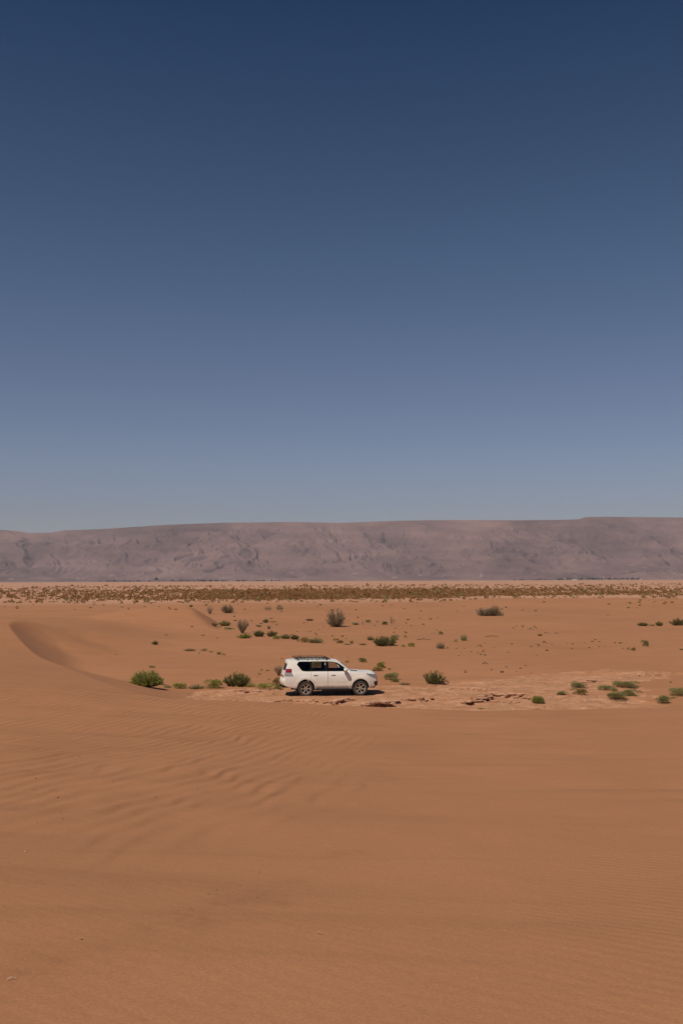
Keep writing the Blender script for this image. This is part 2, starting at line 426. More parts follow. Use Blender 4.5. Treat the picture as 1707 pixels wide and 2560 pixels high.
def crust_mask(X, Y):
    m = np.zeros(X.shape)
    s = (Y > 36) & (Y < 68) & (X > -12) & (X < 26)
    if s.any():
        x = X[s]; y = Y[s]
        ins = in_poly(pan_outline, x, y); d = poly_dist(pan_outline, x, y)
        sd = np.where(ins, d, -d)
        wob = fbm(x / 1.6, y / 1.1, 33, 4) * 1.7 + fbm(x / 5.0, y / 2.4, 35, 3) * (1.4 + 1.6 * smoothstep(6, 14, x))
        patch = smoothstep(-0.45, -0.12, fbm(x / 4.2 + 2, y / 1.5, 37, 4) - .22 * smoothstep(8, 15, x))          # sand drifts lying over it
        m[s] = smoothstep(-0.25, 0.35, sd + wob * np.clip(0.35 + d * 0.2, 0, 1)) * (0.35 + 0.65 * patch)
    return m
def crust_height(X, Y, m):
    h = np.zeros(X.shape); s = m > 0.001
    if s.any():
        x = X[s]; y = Y[s]
        t = fbm(x / 3.4, y / 1.7, 41, 5) * 3.2 + 0.5 * fbm(x / .7, y / .5, 43, 3) + 4
        fl = np.floor(t); fr = t - fl
        ter = fl + np.clip((fr - 0.86) / 0.14, 0, 1)
        keep = smoothstep(0.9, 2.3, np.hypot((x + 0.6) / 1.7, (y - 48.9) / 1.0))       # flat where the car stands
        h[s] = (ter - 4) * 0.055 * keep + 0.012 * fbm(x / .3, y / .3, 47, 3)
        # eroded lips facing the camera, right of and in front of the car
        for (x0, y0, x1, y1, hh) in LIPS:
            L = math.hypot(x1 - x0, y1 - y0); ux, uy = (x1 - x0) / L, (y1 - y0) / L
            a_ = (x - x0) * ux + (y - y0) * uy; b_ = -(x - x0) * uy + (y - y0) * ux
            b_ = b_ + 0.28 * fbm(x / .8, y / .8, 49, 3) + 0.12 * fbm(x / .22, y / .22, 51, 2)
            w = smoothstep(-0.5, .6, a_) * smoothstep(L + .5, L - .6, a_)
            h[s] += hh * w * smoothstep(-0.03, 0.03, b_) * np.exp(-np.maximum(b_, 0) / 1.6)
        h[s] *= smoothstep(0, 0.5, m[s])
    return h
def lip(c0, r0, c1, r1, h): a = floor_pt(c0, r0); b = floor_pt(c1, r1); return (a[0], a[1], b[0], b[1], h)
LIPS = [lip(690, 1755, 800, 1754, .10), lip(810, 1757, 880, 1749, .16), lip(905, 1763, 985, 1755, .24), lip(1000, 1752, 1085, 1748, .14), lip(1162, 1756, 1228, 1744, .26),
        lip(1228, 1736, 1330, 1748, .20), lip(1100, 1723, 1235, 1725, .10), lip(1395, 1707, 1500, 1704, .10), lip(1560, 1692, 1680, 1688, .12), lip(1075, 1709, 1120, 1703, .14), lip(590, 1727, 660, 1725, .10)]
def full_height(X, Y):
    X = np.atleast_1d(np.asarray(X, dtype=float)); Y = np.atleast_1d(np.asarray(Y, dtype=float))
    z = height(X, Y); m = crust_mask(X, Y)
    return z + crust_height(X, Y, m)
def ray(c, r):
    v = CAM_M @ Vector(((c - W0 / 2) / FPX, -(r - H0 / 2) / FPX, -1.0)); return v
def ground_at(c, r, ymin=1.0):
    """where the photograph's ray (c, r) meets the ground beyond depth ymin"""
    v = ray(c, r)
    t = np.concatenate([np.arange(ymin, 70, 0.1), np.geomspace(70, 9000, 900)])
    X = v.x / v.y * t; Z = EYE + v.z / v.y * t
    h = full_height(X, t)
    k = np.nonzero(Z < h)[0]
    if len(k) == 0: k = [len(t) - 1]
    i = k[0]
    if i > 0:
        d0 = Z[i - 1] - h[i - 1]; d1 = Z[i] - h[i]; f = d0 / (d0 - d1 + 1e-9)
        y = t[i - 1] + f * (t[i] - t[i - 1])
    else: y = t[0]
    x = v.x / v.y * y
    return x, y, float(full_height([x], [y])[0])

def build_ground():
    th = np.concatenate([np.arange(-180, -60, 3.0), np.arange(-60, -26, 0.5), np.arange(-26, 26, 0.055), np.arange(26, 60, 0.5), np.arange(60, 180, 3.0)])
    r = np.concatenate([[0.0], np.arange(0.8, 4, 0.2), np.arange(4, 30, 0.13), np.arange(30, 36, 0.15), np.arange(36, 66, 0.10), np.geomspace(66, 9500, 420)])
    TH, RR = np.meshgrid(np.radians(th), r)
    X = (RR * np.sin(TH)).ravel(); Y = (RR * np.cos(TH)).ravel()
    z = height(X, Y); m = crust_mask(X, Y); z = z + crust_height(X, Y, m)
    nt_, nr = len(th), len(r)
    I = np.arange(nr * nt_).reshape(nr, nt_)
    J = np.roll(I, -1, axis=1)
    F = np.stack([I[:-1], J[:-1], J[1:], I[1:]], axis=-1).reshape(-1, 4)[:, ::-1]
    V = np.stack([X, Y, z], axis=1)
    wedge = X - .10 * Y + 1.5 * fbm(X / 5, Y / 5, 61, 2)
    rip = smoothstep(-.6, 2.6, wedge) * smoothstep(44, 34, Y) * (Y > -5) * np.clip(.55 + .9 * fbm(X / 2.5, Y / 4, 63, 3), 0.05, 1) + .16 * smoothstep(60, 38, Y)
    rip = np.clip(rip * .8, 0, 1) * (1 - m)
    fm = m[F].mean(axis=1) > 0.5
    stain = np.zeros(X.shape); q = (Y > 2) & (Y < 16) & (np.abs(X) < 9)
    line = np.array([ground_at(c_, r_)[:2] for c_, r_ in ((60, 2430), (158, 2402), (240, 2378), (403, 2312), (473, 2280), (636, 2247), (760, 2165), (900, 2130))])
    dl = poly_dist(line, X[q], Y[q], False) + .35 * fbm(X[q] / .9, Y[q] / 1.4, 141, 3)
    stain[q] = smoothstep(.42, .03, dl) * smoothstep(-.25, .25, fbm(X[q] / 1.2, Y[q] / 1.5, 143, 3) + .1)
    for name, sel in (('desert_sand', ~fm), ('clay_pan', fm)):
        f = F[sel]; used = np.unique(f); remap = np.zeros(len(V), dtype=np.int64); remap[used] = np.arange(len(used))
        me = np_mesh(name, V[used], remap[f], True)
        for an, arr in (('crust', m), ('ripple', rip), ('stain', stain)):
            at = me.attributes.new(an, 'FLOAT', 'POINT'); at.data.foreach_set('value', arr[used].astype(np.float32))
        o = link(name, me, None, [M['sand']]); tag(o, kind='structure')
build_ground()

# ------------------------------------------------------------------ mountain
RAVINES = [[(288, 1335), (290, 1350), (278, 1360)], [(545, 1322), (500, 1340), (470, 1362), (485, 1378), (440, 1392)], [(600, 1345), (540, 1372), (480, 1384), (440, 1396)], [(700, 1322), (660, 1345), (620, 1362), (585, 1367)],
           [(280, 1395), (270, 1412)], [(925, 1388), (890, 1392), (870, 1398)], [(1120, 1378), (1108, 1388)], [(1075, 1362), (1060, 1366)], [(1010, 1325), (1012, 1334)], [(1640, 1424), (1580, 1430), (1560, 1433)], [(740, 1360), (752, 1372)], [(645, 1382), (650, 1410), (660, 1420)], [(560, 1412), (530, 1425)]]
def build_mountain():
    prof_c = [-3000, -800, 0, 35, 70, 125, 160, 250, 420, 560, 720, 850, 1000, 1140, 1290, 1400, 1448, 1462, 1520, 1707, 2500, 4500]
    prof_r = [1350, 1340, 1324, 1326, 1331, 1331, 1325, 1322, 1311, 1306, 1304, 1306, 1301, 1299, 1300, 1299, 1297, 1292, 1291, 1293, 1300, 1320]
    th = np.radians(np.concatenate([np.arange(-75, -22, 0.5), np.arange(-22, 22, 0.04), np.arange(22, 75.1, 0.5)]))
    c = W0 / 2 + FPX * np.tan(np.clip(th, -1.2, 1.2))
    rr = np.interp(c, prof_c, prof_r) + (c - W0 / 2) * math.tan(ROLL) * (np.abs(c - W0 / 2) < 1500)
    depth = np.concatenate([np.linspace(0, 1, 150), np.linspace(1.02, 1.6, 12)])       # 0 foot .. 1 crest .. beyond
    D0, D1 = 7600.0, 9400.0
    TH, DD = np.meshgrid(th, depth)
    crestz = np.tile(EYE + (HORIZON - rr) / FPX * D1, (len(depth), 1))
    Yd = D0 + (D1 - D0) * DD
    X = Yd * np.tan(TH); Y = Yd
    # profile: apron, slope, cliff band at the rim, plateau
    p = np.interp(DD, [0, .12, .30, .55, .80, .93, .985, 1.0, 1.6], [0, .05, .16, .42, .74, .90, .985, 1.0, 1.0])
    # gully network: deeper mid slope
    ws = fbm(X / 900, Y / 500, 101, 3) * 380
    g = ridged((X + ws + 0.35 * (Y - D0)) / 760, Y / 1500, 103, 4, .5)
    g2 = ridged((X - 0.6 * (Y - D0)) / 190, Y / 420, 107, 4, .5)
    amp = np.interp(DD, [0, .1, .4, .8, .96, 1.0, 1.6], [0, 18, 92, 95, 24, 2, 2])
    z = crestz * p + amp * (g - 0.62) * 1.25 + amp * 0.16 * (g2 - 0.6)
    # benches of harder strata dipping to the left
    s = (z - 0.03 * X) / 62.0 + 0.4 * fbm(X / 700, Y / 500, 113, 3)
    fr = s - np.floor(s); st = (np.floor(s) + np.clip((fr - .55) / .45, 0, 1) ** 1.5) * 62.0 + 0.03 * X - 0.4 * 62 * fbm(X / 700, Y / 500, 113, 3)
    # a few deep ravines running down to the left, as in the photograph (column, row from head to mouth)
    for pts in RAVINES:
        pr = np.array([[ (c_ - W0 / 2) / FPX, (HORIZON - r_) / FPX] for c_, r_ in pts])
        fx = X / Y; fz = (z * 1.0 - EYE) / Y
        dmin = np.full(X.shape, 9.0)
        for a_, b_ in zip(pr[:-1], pr[1:]):
            ab = b_ - a_; L = (ab ** 2).sum(); tq = np.clip(((fx - a_[0]) * ab[0] + (fz - a_[1]) * ab[1]) / L, 0, 1)
            dmin = np.minimum(dmin, np.hypot(fx - a_[0] - tq * ab[0], fz - a_[1] - tq * ab[1]))
        wv = .0011 * (1 + .8 * fbm(X / 150, Y / 150, 131, 2))
        z = z - 16 * np.exp(-(dmin / wv) ** 2)
    bw = np.interp(DD, [0, .25, .5, .97, 1.0, 1.6], [0, .08, .25, .25, 0, 0])
    z = z * (1 - bw) + st * bw
    # foothills
    z = z + 48 * np.exp(-((DD - .10) / .07) ** 2) * np.clip(fbm(X / 420, Y / 300, 119, 4) + .12, 0, 1)
    lim = crestz * np.interp(DD, [0, .9, 1.0, 1.6], [.995, .995, 1, 1])
    z = np.minimum(z, lim)
    z = z - 3 + np.where(DD > 1, -(DD - 1) * 160, 0)
    z = np.where(DD == 0, -20, z)
    n, k = z.shape; I = np.arange(n * k).reshape(n, k)
    F = np.stack([I[:-1, :-1], I[:-1, 1:], I[1:, 1:], I[1:, :-1]], axis=-1).reshape(-1, 4)
    me = np_mesh('mountain', np.stack([X.ravel(), Y.ravel(), z.ravel()], axis=1), F, False)
    tag(link('mountain', me, None, [M['rock']]), kind='structure')
build_mountain()
# ------------------------------------------------------------------ vegetation
def leaves_mesh(name, P, D, L, Wd, curl=0.25):
    """one narrow four-sided leaf per point P along direction D"""
    n = len(P); D = D / np.linalg.norm(D, axis=1, keepdims=True)
    r = rng.normal(size=(n, 3)); S = np.cross(D, r); S /= np.linalg.norm(S, axis=1, keepdims=True) + 1e-9
    L = np.asarray(L).reshape(-1, 1) * np.ones((n, 1)); Wd = np.asarray(Wd).reshape(-1, 1) * np.ones((n, 1))
    U = np.cross(S, D)
    a = P; b = P + D * L * .5 + S * Wd * .5; c = P + D * L + U * L * curl * .5; d = P + D * L * .5 - S * Wd * .5
    V = np.stack([a, b, c, d], axis=1).reshape(-1, 3); F = np.arange(n * 4).reshape(n, 4)
    me = np_mesh(name, V, F, False)
    at = me.attributes.new('shade', 'FLOAT', 'POINT'); at.data.foreach_set('value', np.repeat(rng.random(n), 4).astype(np.float32))
    return me
def dirs(n, up=0.0):
    d = rng.normal(size=(n, 3)); d[:, 2] = np.abs(d[:, 2]) + up
    return d / np.linalg.norm(d, axis=1, keepdims=True)
def stick_mesh(name, segs):
    """segs: (p0, p1, r0, r1) tapered three-sided sticks"""
    V = []; F = []
    for p0, p1, r0, r1 in segs:
        p0 = np.array(p0, float); p1 = np.array(p1, float); d = p1 - p0; d /= np.linalg.norm(d) + 1e-9
        a = np.cross(d, [0.3, 0.5, 0.8]); a /= np.linalg.norm(a) + 1e-9; b = np.cross(d, a); o = len(V)
        for p, r in ((p0, r0), (p1, r1)):
            for k in range(3): V.append(p + r * (a * math.cos(k * 2.094) + b * math.sin(k * 2.094)))
        for k in range(3): F.append((o + k, o + (k + 1) % 3, o + 3 + (k + 1) % 3, o + 3 + k))
    return np_mesh(name, np.array(V), np.array(F), False)
def fit_unit(P):
    """scale the crown's points so that the bush is 1 wide and 1 high"""
    return P
def make_dome(nm, n=2600, leaf=.085, wd=.020, lobes=6, sq=0.9):
    cen = [(0, 0, .02, .40)]
    for k in range(lobes):
        a = rng.random() * 6.28; r = .12 + .20 * rng.random()
        cen.append((r * math.cos(a), r * math.sin(a), .12 + .38 * rng.random(), .20 + .12 * rng.random()))
    cen = np.array(cen); w = cen[:, 3] ** 2; w /= w.sum()
    pick = rng.choice(len(cen), n, p=w); d = dirs(n, 0.0)
    rad = cen[pick, 3] * (0.55 + 0.45 * rng.random(n) ** .5)
    P = cen[pick, :3] + d * rad[:, None]; P[:, 2] *= sq / max(.3, P[:, 2].max()); P[:, 2] = np.maximum(P[:, 2], .01)
    P[:, :2] *= .47 / np.percentile(np.abs(P[:, :2]), 98.5)
    D = d + np.array([0, 0, .55]) + rng.normal(size=(n, 3)) * .35
    fo = leaves_mesh(nm + '_foliage', P, D, leaf * (.6 + .8 * rng.random(n)), wd)
    segs = []
    for k in range(26):
        a = rng.random() * 6.28; q = P[rng.integers(n)] * .8; m = q * .5 + rng.normal(size=3) * .02
        segs += [((0, 0, 0), m, .012, .008), (m, q, .008, .004)]
    return fo, stick_mesh(nm + '_stems', segs)
def make_spiky(nm, stems=70, per=42, spread=.46, leaf=.055, wd=.018, lean=1.0, gap=0.0):
    P = []; D = []; segs = []
    for k in range(stems):
        a = rng.random() * 6.28; r = spread * math.sqrt(rng.random()); h = (.55 + .45 * rng.random()) * (1 - .45 * (r / spread) ** 2)
        b0 = np.array([math.cos(a) * r * .45, math.sin(a) * r * .45, 0]); t = np.array([math.cos(a) * r * lean, math.sin(a) * r * lean, h])
        mid = (b0 + t) / 2 + rng.normal(size=3) * .03
        segs += [(b0, mid, .011, .008), (mid, t, .008, .003)]
        u = gap + (1 - gap) * rng.random(per); q = np.where(u[:, None] < .5, b0 + (mid - b0) * u[:, None] * 2, mid + (t - mid) * (u[:, None] - .5) * 2)
        P.append(q); dd = (t - b0) / np.linalg.norm(t - b0) + rng.normal(size=(per, 3)) * .55; D.append(dd)
    P = np.vstack(P); D = np.vstack(D); P[:, 2] = np.maximum(P[:, 2], 0.005); k_ = .47 / np.percentile(np.abs(P[:, :2]), 99) if spread > .4 else 1; P[:, :2] *= k_
    segs = [(np.array(a_) * (k_, k_, 1), np.array(b_) * (k_, k_, 1), r_, q_) for a_, b_, r_, q_ in segs]
    return leaves_mesh(nm + '_foliage', P, D, leaf * (.6 + .8 * rng.random(len(P))), wd), stick_mesh(nm + '_stems', segs)
def make_twiggy(nm, limbs=9, dens=1.0, vase=.7, trunk=.0):
    segs = []; tips = []
    def grow(p, d, L, r, depth):
        q = p + d * L
        segs.append((p, q, r, r * .65))
        if depth == 0: tips.append((q, d)); return
        tips.append(((p + q) / 2, d)) if depth < 2 else None
        for _ in range(3 if depth > 1 else 4):
            nd = d + rng.normal(size=3) * .42; nd[2] = abs(nd[2]) * .9 + .12; nd /= np.linalg.norm(nd)
            grow(q, nd, L * (.62 + .2 * rng.random()), r * .6, depth - 1)
    for k in range(limbs):
        a = 6.28 * (k + rng.random() * .7) / limbs; d = np.array([math.cos(a) * vase, math.sin(a) * vase, .9 + .4 * rng.random()]); d /= np.linalg.norm(d)
        grow(np.array([0, 0, trunk * 0.5]), d, .34 * (.8 + .3 * rng.random()), .016, 3)
    if trunk: segs.append(((0, 0, 0), (0, 0, trunk), .03, .02))
    A = np.array([s[1] for s in segs]); sx = .48 / np.abs(A[:, :2]).max(); sz = .97 / A[:, 2].max(); sc = np.array([sx, sx, sz])
    segs = [(np.array(p) * sc, np.array(q) * sc, r, r2) for p, q, r, r2 in segs]
    T = np.array([t[0] for t in tips]) * sc; TD = np.array([t[1] for t in tips]); k = max(1, int(4 * dens))
    P = np.repeat(T, k, axis=0) + rng.normal(size=(len(T) * k, 3)) * .022; D = np.repeat(TD, k, axis=0) + rng.normal(size=(len(T) * k, 3)) * .6
    P[:, 2] = np.maximum(P[:, 2], .01)
    return leaves_mesh(nm + '_foliage', P, D, .045 * (.6 + .8 * rng.random(len(P))), .016), stick_mesh(nm + '_stems', segs)
def make_tuft(nm, n=420):
    a = rng.random(n) * 6.28; r = .12 * rng.random(n); P = np.stack([r * np.cos(a), r * np.sin(a), np.zeros(n)], 1)
    D = np.stack([np.cos(a) * (.25 + .8 * rng.random(n)), np.sin(a) * (.25 + .8 * rng.random(n)), .5 + rng.random(n)], 1)
    return leaves_mesh(nm + '_foliage', P, D, .35 + .5 * rng.random(n), .03, curl=.5), None

def make_fan(nm, stems=120, per=26, leaf=.06, wd=.02, open_=1.0, start=.35, foot=.03):
    P = []; D = []; segs = []
    for k in range(stems):
        a = rng.random() * 6.28; th = math.acos(1 - rng.random() * .92) * open_; L = .85 + .2 * rng.random()
        d = np.array([math.sin(th) * math.cos(a) * .5, math.sin(th) * math.sin(a) * .5, math.cos(th) * .8 + .18]) * L
        b0 = np.array([math.cos(a) * foot, math.sin(a) * foot, 0]); mid = b0 + d * .5 + rng.normal(size=3) * .025 + np.array([0, 0, -.02]); t = b0 + d
        segs += [(b0, mid, .010, .007), (mid, t, .007, .003)]
        u = start + (1 - start) * rng.random(per); q = np.where(u[:, None] < .5, b0 + (mid - b0) * u[:, None] * 2, mid + (t - mid) * (u[:, None] - .5) * 2) + rng.normal(size=(per, 3)) * .018
        P.append(q); D.append(d / np.linalg.norm(d) + rng.normal(size=(per, 3)) * .5)
    P = np.vstack(P); D = np.vstack(D); P[:, 2] = np.clip(P[:, 2], .01, .97)
    return leaves_mesh(nm + '_foliage', P, D, leaf * (.6 + .8 * rng.random(len(P))), wd), stick_mesh(nm + '_stems', segs)

PROTO = {
    'A': [make_dome('dome', 3200, lobes=7), make_dome('dome', 3200, lobes=9), make_dome('dome', 3000, leaf=.10, lobes=5)],
    'G': [make_fan('fan', 300, 26, leaf=.09, wd=.024, open_=1.0, start=.3, foot=.13)],
    'B': [make_spiky('spiky', 120, 48, .46, leaf=.07, wd=.024), make_spiky('spiky', 90, 50, .47, leaf=.07, wd=.024, lean=1.05), make_spiky('spiky', 130, 42, .44, leaf=.07, wd=.024)],
    'C': [make_fan('bush', 150, 26, start=.3, foot=.07), make_fan('bush', 110, 24, start=.35, foot=.09), make_fan('bush', 190, 24, start=.25, foot=.10)],
    'V': [make_fan('vase', 70, 20, open_=.72, start=.42, foot=.03), make_fan('vase', 42, 16, open_=.8, start=.45, foot=.03)],
    'U': [make_spiky('upright', 26, 40, .30, lean=.9), make_spiky('upright', 18, 36, .34, lean=.9)],
    'D': [make_dome('mat', 2400, leaf=.06, lobes=12, sq=.95), make_spiky('mat', 120, 22, .48, leaf=.06)],
    'E': [make_tuft('tuft'), make_tuft('tuft'), make_dome('tuft', 900, leaf=.10, wd=.03, lobes=4)],
}
use_n = {}
def plant(nm, kind, mat, c, base, w, h, label, cat='bush', group=None, parts=True, ymin=40, rot=None, var=None):
    Yn = ground_at(c, base, ymin)
    W = w * Yn[1] / FPX; H = h * Yn[1] / FPX
    x, y = Yn[0], Yn[1] + W * .33
    x = x * y / Yn[1]
    z = float(full_height([x], [y])[0])
    z = min(z, Yn[2] + .12) - .015
    lst = PROTO[kind]; k = use_n.get(kind, 0) if var is None else var; use_n[kind] = k + 1
    fo, st = lst[k % len(lst)]
    rz = rng.random() * 6.28 if rot is None else rot
    key = (id(fo), mat)
    if key not in mesh_cache:
        f2 = fo.copy(); f2.materials.clear(); f2.materials.append(M[mat]); mesh_cache[key] = f2
    f2 = mesh_cache[key]
    if parts and st is not None:
        o = empty(nm, (x, y, z), rz); o.scale = (W * 1.04, W * .95, H)
        f = bpy.data.objects.new('foliage', f2); col.objects.link(f); f.parent = o
        if not st.materials: st.materials.append(M['twig'])
        s_ = bpy.data.objects.new('stems', st); col.objects.link(s_); s_.parent = o
    else:
        o = bpy.data.objects.new(nm, f2); col.objects.link(o); o.location = (x, y, z); o.rotation_euler = (0, 0, rz); o.scale = (W * 1.04, W * .95, H)
    return tag(o, label, cat, group)
mesh_cache = {}
GA = 'green shrubs growing in the sand'
